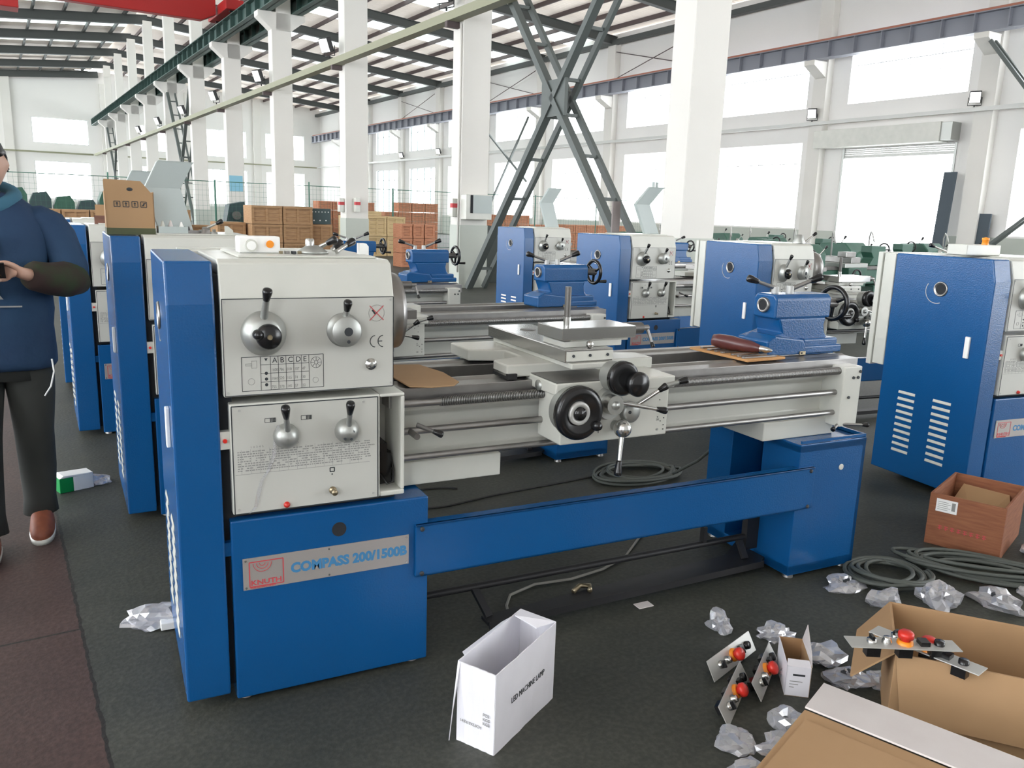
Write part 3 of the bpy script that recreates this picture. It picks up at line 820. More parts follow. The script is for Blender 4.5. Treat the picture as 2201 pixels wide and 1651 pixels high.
    mb = MB(); mb.turned((.553, -.003, .995), (0, -1, 0), [(0, .017), (.003, .017), (.003, .013), (.009, .0125), (.010, 0)], BRIGHT, 24); mb.turned((.553, -.0135, .995), (0, -1, 0), [(0, .006), (.001, 0)], SATIN, 12); mb.build('start_button', hs)
    # --- chuck
    mb = MB(); mb.turned((.625, .285, 1.11), (1, 0, 0), [(0, .085), (.03, .085), (.03, .118), (.09, .125), (.105, .122), (.105, .035), (.06, .03), (.06, 0)], STEEL, 40)
    for k in range(3):
        a = PI*.5 + 2*PI*k/3; R = Matrix.Rotation(a, 3, 'X')
        mb.box((.73, .285-.014, 1.11+.045), (.765, .285+.014, 1.11+.115), STEELD, R, (.73, .285, 1.11))
    mb.build('chuck', L)
    # --- bed
    mb = MB()
    mb.prism([(.115, .645), (.160, .645), (.160, .835), (.105, .835), (.105, .815), (.128, .795), (.128, .68), (.115, .665)], 'x', .66, 2.665, CREAM)
    mb.prism([(.42, .645), (.475, .645), (.475, .835), (.42, .835)], 'x', .66, 2.665, CREAM)
    mb.box((.66, .13, .645), (2.66, .44, .675), CREAM)
    for k in range(8): mb.box((.80+k*.25, .15, .67), (.84+k*.25, .43, .80), CREAM)
    mb.box((.66, .09, .572), (1.042, .48, .650), CREAM); mb.box((2.232, .09, .574), (2.625, .48, .650), CREAM)
    bed = mb.build('bed_casting', L, bevel=.004)
    mb = MB()
    mb.prism([(.085, .832), (.205, .832), (.205, .893), (.185, .893), (.165, .899), (.145, .893), (.085, .893)], 'x', .64, 2.722, STEEL)
    mb.build('front_way', bed, bevel=.002)
    mb = MB(); mb.prism([(.375, .832), (.50, .832), (.50, .893), (.455, .893), (.435, .899), (.415, .893), (.375, .893)], 'x', .64, 2.722, STEEL)
    mb.build('rear_way', bed, bevel=.002)
    mb = MB(); mb.frustum((.66, .055, .852), (.80, .055, .852), .0125, .0125, STEEL, 16); mb.frustum((.80, .055, .852), (2.60, .055, .852), .0155, .0155, THREAD, 16); mb.build('lead_screw', bed)
    mb = MB(); mb.frustum((.66, .060, .762), (2.60, .060, .762), .0115, .0115, STEEL, 14); mb.build('feed_rod', bed)
    mb = MB(); mb.frustum((.66, .060, .677), (2.60, .060, .677), .0105, .0105, STEEL, 14); mb.build('control_rod', bed)
    mb = MB(); mb.box((2.575, .025, .622), (2.678, .13, .872), CREAM)
    eb = mb.build('rod_end_bracket', bed, bevel=.005)
    mb = MB()
    for (x, z) in ((2.628, .826), (2.655, .826), (2.612, .745), (2.665, .85)): mb.frustum((x, .020, z), (x, .028, z), .006, .006, INK, 10)
    mb.build('bracket_bolts', eb)
    mb = MB(); mb.frustum((.70, .060, .762), (.70, -.005, .762), .010, .010, STEELD, 12); knob_lever(mb, (.698, -.004, .80), (.775, -.030, .768), STEELD, .006, .034, .011)
    mb.build('spindle_lever', bed)
    mb = MB(); knob_lever(mb, (2.62, .05, .640), (2.53, .015, .618), STEEL, .006, .02, .010); knob_lever(mb, (2.60, .03, .632), (2.72, .0, .626), STEEL, .005, .03, .010); mb.build('brake_lever', bed)
    # --- front beam
    mb = MB(); mb.box((.695, -.012, .306), (2.425, -.001, .480), BLUE); mb.box((.695, -.012, .470), (2.425, .03, .480), BLUE); mb.box((.695, -.012, .306), (2.425, .03, .316), BLUE)
    fb = mb.build('front_beam', L, bevel=.003)
    for (x, z) in ((.716, .466), (.716, .318), (2.400, .466), (2.400, .318)):
        MB().turned((x, -.012, z), (0, -1, 0), [(0, .0075), (.004, .0075), (.006, .004), (.006, 0)], INK, 10).build('bolt', fb)
    # --- tail pedestal
    mb = MB()
    mb.box((2.345, 0, .020), (2.722, .19, .570), BLUE); mb.box((2.345, .36, .020), (2.722, .50, .570), BLUE)
    mb.box((2.345, .0, .540), (2.722, .50, .574), BLUE); mb.box((2.70, 0, .020), (2.722, .50, .574), BLUE)
    mb.box((2.345, .0, .018), (2.722, .50, .06), BLUE); mb.box((2.695, .19, .06), (2.70, .36, .54), BLUE)
    tp = mb.build('tail_pedestal', L, bevel=.004)
    mb = MB(); mb.turned((2.585, -.001, .460), (0, -1, 0), [(0, .013), (.002, .013), (.003, .010), (.003, 0)], CREAM, 16); mb.build('hole_plug', tp)
    mb = MB(); mb.box((2.355, .005, .576), (2.715, .012, .588), BLUE); mb.box((2.712, .005, .572), (2.722, .50, .588), BLUE); mb.build('drip_rim', tp)
    for (x, y_) in ((2.38, .03), (2.69, .03), (2.38, .46), (2.69, .46)): MB().frustum((x, y_, 0), (x, y_, .03), .022, .016, STEEL, 12).build('leveling_foot', tp)
    # --- foot brake
    mb = MB(); mb.frustum((.742, .186, .125), (2.36, .186, .125), .013, .013, DARK, 14); mb.box((2.28, .17, .07), (2.345, .20, .21), DARK); mb.box((2.05, .175, .125), (2.065, .20, .20), DARK)
    br = mb.build('brake_shaft', L)
    mb = MB(); mb.prism([(1.00, .07), (2.30, .10), (2.43, .17), (2.36, .30), (2.20, .20), (1.00, .12)], 'z', .035, .047, DARK); mb.box((1.0, .068, .028), (2.30, .074, .055), DARK, Matrix.Rotation(.022, 3, 'Z'))
    mb.bar((1.02, .10, .05), (1.0, .18, .12), .03, .012, DARK); mb.bar((2.25, .14, .05), (2.25, .186, .12), .03, .012, DARK); mb.build('brake_treadle', br)
    # --- carriage
    car = MB()
    car.box((1.175, -.062, .705), (1.608, .082, .872), CREAM)
    car.prism([(1.150, -.066), (1.628, -.066), (1.628, .13), (1.150, .13)], 'z', .870, .912, CREAM)
    car.prism([(1.06, .10), (1.66, .10), (1.66, .20), (1.50, .24), (1.50, .36), (1.66, .40), (1.66, .56), (1.06, .56), (1.06, .40), (1.19, .36), (1.19, .24), (1.06, .20)], 'z', .902, .944, CREAM)
    car.box((1.10, .50, .84), (1.62, .56, .91), CREAM)
    cr = car.build('carriage', L, bevel=.005)
    mb = MB(); mb.box((1.152, -.064, .9125), (1.412, .10, .9145), STEELD); mb.build('oiled_slideway', cr)
    mb = MB(); mb.box((1.235, -.02, .944), (1.400, .54, .962), CREAM); mb.box((1.222, .0, .962), (1.410, .56, 1.006), SLIDE)
    cs = mb.build('cross_slide', cr, bevel=.003)
    mb = MB(); mb.box((1.226, -.004, .968), (1.408, .001, .999), CREAM)
    for x in (1.25, 1.315, 1.385): mb.frustum((x, -.007, .985), (x, -.003, .985), .005, .005, INK, 10)
    mb.build('gib_plate', cs)
    mb = MB(); mb.turned((1.32, .42, 1.006), (0, 0, 1), [(0, .030), (.0015, .030), (.0015, .012), (.0015, 0)], STEELD, 24); mb.build('oil_port', cs)
    R = Matrix.Rotation(.03, 3, 'Z')
    cp = MB(); cp.box((1.235, .035, 1.006), (1.47, .165, 1.026), CREAM, R); cp.box((1.218, .026, 1.032), (1.522, .178, 1.072), SLIDE, R); cp.box((1.262, .04, 1.022), (1.50, .16, 1.036), CREAM, R)
    co = cp.build('compound_slide', cs, bevel=.002)
    mb = MB(); mb.frustum((1.262, .062, 1.07), (1.262, .062, 1.105), .0125, .0125, BRIGHT, 18); mb.frustum((1.262, .062, 1.105), (1.262, .062, 1.205), .0105, .0105, STEELD, 18); mb.build('tool_post_stud', co)
    mb = MB(); mb.turned((1.325, .02, 1.018), (0, -1, 0), [(0, .012), (.012, .012), (.016, .008), (.016, 0)], BRIGHT, 16); mb.build('clamp_nut', co)
    mb = MB(); mb.frustum((1.52, .10, 1.052), (1.60, .10, 1.052), .022, .020, STEELD, 20); mb.frustum((1.60, .10, 1.052), (1.63, .10, 1.052), .010, .010, STEEL, 14); knob_lever(mb, (1.625, .10, 1.052), (1.635, .07, .985), STEEL, .005, .02, .008); mb.build('compound_handle', co)
    mb = MB(); mb.frustum((1.205, -.060, .826), (1.205, -.100, .826), .076, .076, SATIN, 36)
    mb.turned((1.205, -.098, .826), (0, -1, 0), [(0, .060), (.0, .078), (.008, .087), (.026, .087), (.034, .078), (.036, .060), (.024, .038), (.024, 0)], BLACK, 40)
    mb.turned((1.199, -.122, .828), (0, -1, 0), [(0, .038), (.012, .038), (.014, .034), (.014, .024), (.008, .022), (.008, 0)], GALV, 28)
    mb.turned((1.199, -.128, .828), (0, -1, 0), [(0, .022), (.012, .021), (.014, 0)], BLACK, 20)
    mb.turned((1.262, -.132, .785), (0, -1, 0), [(0, .016), (.01, .017), (.02, .012), (.022, 0)], BLACK, 14)
    mb.build('apron_handwheel', cr)
    mb = MB(); mb.frustum((1.365, -.060, .925), (1.365, -.115, .930), .050, .050, SATIN, 32)
    mb.turned((1.362, -.112, .930), (0, -1, 0), [(0, .046), (.004, .056), (.022, .056), (.028, .046), (.020, .02), (.020, 0)], BLACK, 36)
    mb.turned((1.408, -.126, .912), (0, -1, 0), [(0, .028), (.004, .040), (.026, .041), (.034, .032), (.036, 0)], BLACK, 28)
    mb.build('cross_slide_handwheel', cr)
    mb = MB(); mb.frustum((1.350, -.060, .835), (1.350, -.085, .835), .058, .050, SATIN, 32); mb.frustum((1.345, -.085, .838), (1.345, -.120, .840), .034, .032, BRIGHT, 28); mb.turned((1.345, -.120, .840), (0, -1, 0), [(0, .014), (.004, .014), (.005, 0)], SATIN, 16)
    knob_lever(mb, (1.372, -.112, .845), (1.545, -.130, .810), BRIGHT, .0062, .040, .0125); mb.build('half_nut_lever', cr)
    mb = MB(); mb.turned((1.440, -.060, .800), (0, -1, 0), [(0, .036), (.020, .036), (.026, .030), (.027, 0)], SATIN, 28); mb.frustum((1.428, -.085, .803), (1.428, -.0885, .803), .006, .006, INK, 10)
    knob_lever(mb, (1.455, -.07, .815), (1.550, -.120, .895), BRIGHT, .0065, .034, .0125); knob_lever(mb, (1.545, -.118, .893), (1.620, -.135, .913), SATIN, .007, .034, .0125); mb.build('feed_lever', cr)
    mb = MB(); mb.ball((1.388, -.105, .756), .030, BRIGHT, 24); mb.frustum((1.388, -.06, .756), (1.388, -.09, .756), .018, .018, SATIN, 16); knob_lever(mb, (1.385, -.108, .735), (1.362, -.128, .603), BRIGHT, .0075, .052, .0135); mb.build('start_lever', cr)
    mb = MB()
    for (x, z) in ((1.57, .86), (1.57, .83), (1.565, .77), (1.578, .755), (1.592, .765), (1.592, .74), (1.592, .725), (1.54, .88), (1.55, .85)): mb.frustum((x, -.0635, z), (x, -.061, z), .0022, .0022, INK, 6)
    mb.text('T', .016, FRONT(1.318, .735, -.0625), INK, bold=.0006); mb.text('20', .012, FRONT(1.56, .757, -.0625), GINK); mb.text('40', .012, FRONT(1.56, .722, -.0625), GINK)
    mb.build('apron_marks', cr)
    mb = MB(); mb.box((1.095, .09, .896), (1.06, .20, .915), DARK); mb.box((1.155, -.05, .85), (1.175, .0, .905), CREAM); mb.turned((1.155, .04, .885), (-1, 0, 0), [(0, .018), (.01, .018), (.012, 0)], SATIN, 14); mb.build('way_wiper', cr)
    # --- tailstock
    mb = MB()
    mb.prism([(.200, 1.048), (.320, 1.048), (.320, 1.130), (.305, 1.147), (.215, 1.147), (.200, 1.130)], 'x', 2.352, 2.668, BLUE)
    mb.prism([(2.375, 1.05), (2.648, 1.05), (2.640, 1.018), (2.648, .985), (2.675, .950), (2.715, .930), (2.715, .90), (2.30, .90), (2.30, .965), (2.40, .99)], 'y', .20, .34, BLUE)
    mb.prism([(2.290, .903), (2.290, .965), (2.33, .985), (2.49, .965), (2.505, .94), (2.505, .903)], 'y', .165, .30, BLUE)
    mb.box((2.49, .17, .903), (2.722, .36, .937), BLUE); mb.box((2.50, .175, .903), (2.70, .36, .965), BLUE)
    ts = mb.build('tailstock', L, bevel=.008, seg=3)
    mb = MB(); mb.turned((2.352, .262, 1.100), (-1, 0, 0), [(-.01, .031), (.010, .031), (.012, .029), (.012, .022), (0, .020), (-.05, .012), (-.05, 0)], STEEL, 28); mb.frustum((2.343, .262, 1.10), (2.3505, .262, 1.10), .0215, .0215, VOID, 20); mb.build('quill', ts)
    mb = MB(); mb.torus((2.755, .262, 1.100), (1, 0, 0), .068, .0105, BLACK, 40, 12); mb.frustum((2.668, .262, 1.10), (2.765, .262, 1.10), .020, .020, STEELD, 20)
    for k in range(3):
        a = 2*PI*k/3 + .6; mb.frustum((2.758, .262, 1.10), (2.755, .262+.064*math.cos(a), 1.10+.064*math.sin(a)), .009, .007, BLACK, 10)
    mb.frustum((2.76, .262-.038, 1.10-.055), (2.82, .262-.038, 1.10-.055), .007, .010, BLACK, 12)
    mb.build('tailstock_handwheel', ts)
    mb = MB(); mb.frustum((2.405, .262, 1.145), (2.405, .262, 1.175), .014, .014, GALV, 16); knob_lever(mb, (2.405, .262, 1.168), (2.285, .30, 1.208), STEEL, .007, .050, .016); mb.build('quill_clamp', ts)
    mb = MB(); mb.frustum((2.47, .245, 1.145), (2.47, .245, 1.178), .016, .015, GALV, 16); knob_lever(mb, (2.475, .245, 1.165), (2.595, .20, 1.222), STEEL, .008, .052, .017); mb.build('tailstock_clamp', ts)
    mb = MB(); mb.box((2.468, .160, .903), (2.50, .166, .917), BRASS); mb.frustum((2.478, .158, .91), (2.478, .161, .91), .004, .004, INK, 8); mb.build('index_plate', ts)
    return L

LABELS = {}
def place(L, x, y, rz, label, dcar=0.0, dtail=0.0, drop=(), group='blue and white lathes'):
    L.location = (x, y, 0); L.rotation_euler = (0, 0, rz); L.scale = (.981, 1.086, 1.004)
    tag(L, label, 'lathe', group)
    for c in kids(L):
        n = c.name.split('.')[0]
        if n == 'carriage': c.location.x = dcar
        if n == 'tailstock': c.location.x = dtail
    return L
LA = make_lathe()
Q = math.radians
proto_args = [
    (.049, 3.916, .039, 'blue and white lathe right behind the nearest one, a brown carton on its headstock', -.156, -.005),
    (-.175, 5.534, .059, 'blue and white lathe third in the left line, half hidden by the person', -.10, 0),
    (-.292, 7.108, .027, 'blue lathe fourth in the left line, mostly its tailstock and top in view', .1, -.01),
    (4.021, 2.585, -.079, 'blue and white lathe at the right edge with two rows of brightened louvres', 0, 0),
    (3.991, 4.225, -.102, 'blue and white lathe seen just above the nearest tailstock, cream cabinet at its back', -.48, 0),
    (3.90, 5.75, .07, 'blue and white lathe with a grey sheet guard standing on it, behind the tool post', .1, 0),
    (4.206, 8.073, .049, 'blue and white lathe with a narrower grey sheet guard, farthest of the right line', .1, -.06),
]
lathes = []
for a in proto_args:
    c = copy_tree(LA); place(c, *a); lathes.append(c)
place(LA, .147, 2.272, -.006, 'nearest blue and white lathe with the long blue front beam and large nameplate')
for k in (5, 6):                                  # the two behind: no cream cabinet at the back
    for c in kids(lathes[k]):
        if c.name.startswith('electrical_cabinet'):
            for q in kids(c): bpy.data.objects.remove(q)
            bpy.data.objects.remove(c)
# the machine seen above the nearest tailstock has a narrower headstock
for c in kids(lathes[4]):
    if c.name.startswith('headstock') and 'pedestal' not in c.name: c.scale.x = .70; c.location.x = .136*(1-.70)
# the nearest machine carries no tall cabinet over the cover line in the photograph's left view
TOPZ = 1.287*1.004
# in the left line the cream cabinets sit further in, behind the covers
for L in (LA, lathes[0], lathes[1], lathes[2]):
    for c in kids(L):
        if c.name.startswith('electrical_cabinet'): c.location.x = .09

# ------------------------------------------------------------------ loose things on the machines
def sheet_guard(x, y, z, w, h, rz, label, dx=.05):
    prof = [(0, 0), (-dx*1.0, h*.62), (dx*.15, h*.98), (dx*.3, h)]
    mb = MB()
    vs = []; fs = []
    for (px, pz) in prof: vs += [(px, 0, pz), (px + w, .05, pz)]
    for i in range(len(prof)-1): fs.append((2*i, 2*i+1, 2*i+3, 2*i+2))
    mb.add(vs, fs, SHEET)
    vs = []; fs = []
    for (px, pz) in prof: vs += [(px, 0, pz), (px - .004, .03, pz)]
    for i in range(len(prof)-1): fs.append((2*i, 2*i+1, 2*i+3, 2*i+2))
    mb.add(vs, fs, SHEET)
    o = mb.build('chuck_guard', solid=.004, loc=(x, y, z)); o.rotation_euler = (0, 0, rz)
    tag(o, label, 'guard', 'folded sheet guards on the headstocks'); return o
sheet_guard(.262, 4.20, TOPZ+.012, .155, .325, 0, 'largest pale grey folded sheet guard, standing right of the brown carton')
sheet_guard(.215, 5.90, TOPZ+.012, .13, .33, 0, 'pale grey folded sheet guard half hidden behind the brown carton')
sheet_guard(4.66, 8.40, TOPZ+.012, .19, .44, 0, 'pale folded sheet guard on the farthest blue lathe of the right line', .09)
sheet_guard(4.41, 6.12, TOPZ+.012, .185, .41, 0, 'pale folded sheet guard with two small grey stubs on top, right line', .12)
o = MB().box((4.17, 6.3, TOPZ+.012), (4.25, 6.32, 1.58), mat('grey_brown_plate', (.20, .17, .165), .6)).build('backing_plate'); tag(o, 'small dull brown plate standing left of the guard with two stubs', 'plate')
for x in (4.50, 4.54):
    o = MB().frustum((x, 6.17, 1.70), (x, 6.17, 1.76), .013, .013, SHEET, 12).build('pipe_stub'); tag(o, ('left' if x < 4.52 else 'right') + ' of the two short grey pipe stubs on the folded guard', 'pipe', 'two stubs on the guard')

def open_carton(name, pts, h, m, mi, t=.004):
    """four walls on the outline pts (counter-clockwise) and a bottom"""
    mb = MB(); n = len(pts)
    c = Vector((sum(p[0] for p in pts)/n, sum(p[1] for p in pts)/n, 0))
    inn = [(c.x + (p[0]-c.x)*(1-2*t/.15), c.y + (p[1]-c.y)*(1-2*t/.15)) for p in pts]
    for i in range(n):
        a, b, ai, bi = pts[i], pts[(i+1) % n], inn[i], inn[(i+1) % n]
        mb.add([(*a, 0), (*b, 0), (*b, h), (*a, h)], [(0, 1, 2, 3)], m)
        mb.add([(*ai, .004), (*bi, .004), (*bi, h), (*ai, h)], [(3, 2, 1, 0)], mi)
        mb.add([(*a, h), (*b, h), (*bi, h), (*ai, h)], [(0, 1, 2, 3)], mi)
    mb.add([(*p, .0) for p in pts], [tuple(range(n))[::-1]], m); mb.add([(*p, .004) for p in inn], [tuple(range(n))], mi)
    return mb
# brown carton with hand holes and handling marks
t = empty('carton', (.042, 4.075, TOPZ+.001), .04); tag(t, 'brown carton with black handling marks and an olive tape base on the second lathe', 'carton')
mb = MB(); mb.prism([(0, 0), (.197, 0), (.197, .185), (.185, .188), (.155, .225), (.145, .236), (.0, .240), (-.004, .235)], 'y', 0, .004, CARD)
mb.prism([(0, 0), (.197, 0), (.197, .19), (.0, .19)], 'y', .13, .134, CARD)
mb.box((0, 0, 0), (.004, .134, .19), CARD); mb.box((.193, 0, 0), (.197, .134, .19), CARD); mb.box((.0, .0, 0), (.197, .134, .004), CARD)
mb.build('body', t)
mb = MB(); mb.box((-.0015, -.002, .0), (.1985, .1355, .030), OLIVE); mb.build('tape_base', t)
mb = MB(); y = -.0012
for k in range(4):
    x = .034 + k*.036; frame2d(mb, x, .122, x+.024, .146, y+.0006, INK, .003)
    mb.box((x+.010, y, .126), (x+.014, y+.0008, .140), INK)
    if k < 3: mb.prism([(x+.006, .136), (x+.018, .136), (x+.012, .143)], 'y', y, y+.0008, INK)
    else: mb.bar((x+.004, y, .126), (x+.020, y, .142), .004, .0008, INK, (0, 1, 0))
mb.build('handling_marks', t)
mb = MB(); mb.ball((.10, 0, .199), .013, INK, 12, (1, .15, .6)); mb.build('hand_hole', t)
# small brown box behind it
o = MB().box((-.008, 5.72, TOPZ+.001), (.058, 5.82, 1.347), WOODD).build('small_box'); tag(o, 'small dark brown box on the third lathe, left of the carton', 'box')
o = open_carton('x', [(0, 0), (.09, 0), (.09, .1), (0, .1)], .12, CARD, CARDIN).build('small_carton', loc=(-.0, 5.86, TOPZ+.001)); tag(o, 'small open pale carton standing behind the dark brown box', 'carton')
# grey parts tray with spare caps
t = empty('parts_tray', (.252, 4.075, TOPZ+.001), .04); tag(t, 'low grey tray with white caps beside the brown carton', 'tray')
open_carton('x', [(0, 0), (.125, 0), (.125, .10), (0, .10)], .040, SHEET, SHEET).build('tray_body', t)
for i, (x, y, hh, m) in enumerate(((.02, .03, .06, CREAM), (.055, .05, .062, CARDW), (.10, .04, .056, WHITEP))):
    o = MB().turned((.252+x, 4.075+y, TOPZ+.006), (0, 0, 1), [(0, .012), (hh*.5, .012), (hh, .003), (hh, 0)], m, 12).build('plastic_cone')
    tag(o, ['cream cone at the left of the grey tray', 'pale cone in the middle of the grey tray', 'white cone at the right of the grey tray'][i], 'cone', 'plastic cones in the grey tray')
# heap of steel parts on the second lathe
rnd = random.Random(5)
heap = [('clamp_plate', .40, .02, 0, 'flat dark clamp plate at the left of the steel parts heap'), ('round_flange', .455, .03, 1, 'round steel flange in the middle of the parts heap'),
        ('spare_lever', .50, .05, 2, 'bright lever with black grip lying on the parts heap'), ('white_bracket', .545, .02, 3, 'white bracket at the right end of the parts heap'), ('steel_hub', .49, .01, 4, 'small steel hub in front of the parts heap')]
for n_, x, y, kx, lb in heap:
    mb = MB(); X, Y, Z = x, 4.09+y, TOPZ+.012
    if kx == 0: mb.box((X-.03, Y, Z-.01), (X+.03, Y+.05, Z+.012), STEELD, Matrix.Rotation(.3, 3, 'Z')); mb.frustum((X-.01, Y+.02, Z), (X-.01, Y+.02, Z+.03), .008, .008, STEEL, 12)
    if kx == 1: mb.turned((X, Y+.02, Z-.01), (.2, -.4, 1), [(0, 0), (0, .035), (.012, .035), (.014, .02), (.035, .018), (.036, 0)], STEEL, 24)
    if kx == 2: knob_lever(mb, (X-.05, Y+.02, Z+.015), (X+.04, Y+.01, Z+.060), BRIGHT, .006, .035, .012)
    if kx == 3: mb.prism([(0, 0), (.035, 0), (.035, .025), (.012, .045), (0, .045)], 'y', 0, .03, CREAM); mb.v = [(a+X, b+Y, c+Z-.01) for a, b, c in mb.v]
    if kx == 4: mb.turned((X, Y-.02, Z-.01), (0, 0, 1), [(0, .016), (.018, .016), (.018, .008), (.03, .008), (.03, 0)], SATIN, 16)
    o = mb.build(n_); tag(o, lb, 'machine part')
# on the nearest headstock
Z0 = 1.298*1.004 + .0005
t = empty('lamp_housing', (.365, 2.49, Z0), -.006); tag(t, 'small white metal box with a round side knob on the nearest headstock', 'lamp housing')
mb = MB(); mb.box((0, 0, 0), (.118, .07, .048), WHITEP); mb.build('case', t, bevel=.004)
mb = MB(); mb.frustum((.034, -.012, .022), (.034, .002, .022), .018, .018, CREAM, 24); mb.frustum((.034, -.014, .022), (.034, -.011, .022), .013, .013, WHITEP, 24); mb.build('round_knob', t)
mb = MB(); mb.frustum((.088, -.004, .026), (.088, .002, .026), .011, .011, ORANGE, 18); mb.build('orange_cap', t)
t = empty('steel_flange', (.578, 2.49, Z0)); tag(t, 'conical steel flange with a bright hub on the nearest headstock', 'flange')
MB().turned((0, 0, 0), (0, 0, 1), [(0, 0), (0, .046), (.006, .046), (.024, .018), (.026, 0)], SATIN, 32).build('cone', t)
MB().turned((-.008, 0, .022), (0, 0, 1), [(0, .013), (.020, .013), (.022, .010), (.022, 0)], BRIGHT, 20).build('hub', t)
for i, (p0, p1, lb) in enumerate([((.60, 2.54, .015), (.655, 2.50, .045), 'thick black-gripped lever leaning on the flange'), ((.64, 2.45, .012), (.705, 2.49, .040), 'black-gripped lever lying in front, near the white cube'), ((.655, 2.56, .012), (.69, 2.57, .034), 'short dark lever lying behind the other two')]):
    mb = MB(); knob_lever(mb, (p0[0], p0[1], Z0+p0[2]-.004), (p1[0], p1[1], Z0+p1[2]), BRIGHT, .006, .035, .0125); o = mb.build('spare_lever'); tag(o, lb, 'lever', 'loose levers on the nearest headstock')
o = MB().prism([(0, 0), (.030, 0), (.030, .030), (.022, .040), (0, .040)], 'y', 0, .03, WHITEP).build('white_bracket', bevel=.002, loc=(.72, 2.48, TOPZ+.004)); tag(o, 'small white bracket at the right end of the nearest headstock', 'bracket')
rnd = random.Random(9)
for i in range(5):
    x = .475 + i*.018; o = MB().box((x, 2.45+rnd.random()*.03, Z0), (x+.010, 2.462+rnd.random()*.03, Z0+.008), (BRASS, STEEL, INK)[i % 3]).build('machine_screw')
    tag(o, ['leftmost', 'second', 'middle', 'fourth', 'rightmost'][i] + ' tiny loose screw between the white box and the flange', 'screw', 'loose screws on the nearest headstock')
# on the tops of the right line
t = empty('lamp_housing', (4.05, 2.78, TOPZ+.012), -.08); tag(t, 'cream metal box with an orange cap on the right edge lathe', 'lamp housing')
MB().box((0, 0, 0), (.25, .12, .055), CREAM).build('case', t, bevel=.004)
MB().turned((.165, .03, .055), (0, 0, 1), [(0, .018), (.02, .015), (.022, .018), (.036, .018), (.04, 0)], ORANGE, 18).build('orange_cap', t)
for i, (a, b) in enumerate([((4.26, 3.02, 0), (4.13, 3.06, .045)), ((4.20, 2.95, 0), (4.16, 2.93, .05))]):
    mb = MB(); knob_lever(mb, (a[0], a[1], TOPZ+.010), (b[0], b[1], TOPZ+.01+b[2]), BRIGHT, .005, .035, .012); o = mb.build('spare_lever'); tag(o, ['lever lying flat toward the louvred side of the right edge lathe', 'upright lever beside the cream box on the right edge lathe'][i], 'lever')
o = MB().turned((4.42, 4.30, TOPZ+.010), (0, 0, 1), [(0, .045), (.008, .045), (.03, .03), (.05, .028), (.06, .015), (.06, 0)], SATIN, 24).build('steel_flange'); tag(o, 'steel flange on the lathe above the nearest tailstock', 'flange')
mb = MB(); knob_lever(mb, (4.47, 4.30, TOPZ+.012), (4.56, 4.28, TOPZ+.085), BRIGHT, .006, .035, .012); o = mb.build('spare_lever'); tag(o, 'lever rising beside the steel flange, above the nearest tailstock', 'lever')

# on the nearest bed
WZ = .899*1.004
t = empty('tool_board', (2.325, 2.540, WZ+.001), .06); tag(t, 'flat varnished wooden tool board lying across the nearest bed', 'tool board')
mb = MB(); mb.box((-.105, -.165, 0), (.105, .165, .010), wood('varnished_pine', (.50, .25, .09), (.62, .34, .14)))
mb.build('board', t, bevel=.002)
for i in range(7):
    y = -.14 + i*.042; mb = MB(); mb.box((-.085, y-.006, .0), (.075, y+.006, .005), STEELD if i % 2 else STEEL); mb.frustum((-.085, y, 0), (-.085, y, .006), .010, .010, STEEL, 6); mb.frustum((.075, y, 0), (.075, y, .006), .008, .008, STEEL, 6)
    R = Matrix.Rotation(.06 + (i % 3 - 1)*.07, 4, 'Z'); o = mb.build('wrench', loc=(2.325, 2.540, WZ+.012)); o.rotation_euler = R.to_euler()
    tag(o, 'small steel wrench on the wooden tool board, ' + ['nearest the front edge', 'second from the front edge', 'third from the front edge', 'middle one', 'third from the rear edge', 'second from the rear edge', 'nearest the rear edge'][i], 'wrench', 'wrenches on the tool board')
t = empty('tapered_tool', (0, 0, 0)); tag(t, 'dark red tapered tool with a steel tip lying by the nearest tailstock', 'tool')
REDB = mat('dark_red_wax', (.11, .03, .03), .35, coat=.3)
d = Vector((.125, -.225, -.018)).normalized()
T0 = Vector((2.275, 2.63, .952))
MB().turned(T0, d, [(0, 0), (.0, .023), (.024, .029), (.08, .031), (.11, .027), (.16, .025), (.185, .018), (.20, .013)], REDB, 24).build('body', t)
MB().turned(T0 + d*.20, d, [(0, .014), (.024, .013), (.048, .005), (.05, 0)], BRIGHT, 20).build('tip', t)
mb = MB(); P_ = [(.835, 2.34), (.90, 2.31), (.975, 2.315), (1.01, 2.36), (1.02, 2.52), (.99, 2.68), (.90, 2.70), (.83, 2.66)]
mb.prism(P_, 'z', WZ+.001, WZ+.005, CARD); o = mb.build('cardboard_sheet', bevel=.001); tag(o, 'torn brown cardboard sheet lying on the ways beside the chuck', 'cardboard')

# wrinkled clear film left on the front panels
def film_strip(name, path, w, label):
    mb = MB(); rn = random.Random(len(label)); vs = []; fs = []
    for i, p in enumerate(path):
        for s in (-1, 1): vs.append((p[0]+s*w*(.6+.7*rn.random()), p[1]-.006-.006*rn.random(), p[2]+rn.uniform(-.004, .004)))
    for i in range(len(path)-1): fs.append((2*i, 2*i+1, 2*i+3, 2*i+2))
    mb.add(vs, fs, FILM); return tag(mb.build(name), label, 'film')
film_strip('plastic_film', [(.418, 2.262, .845), (.412, 2.262, .80), (.405, 2.262, .755), (.390, 2.262, .715), (.370, 2.262, .69), (.36, 2.262, .65), (.35, 2.262, .61), (.335, 2.262, .59)], .005, 'creased clear film hanging down the nearest gearbox panel')

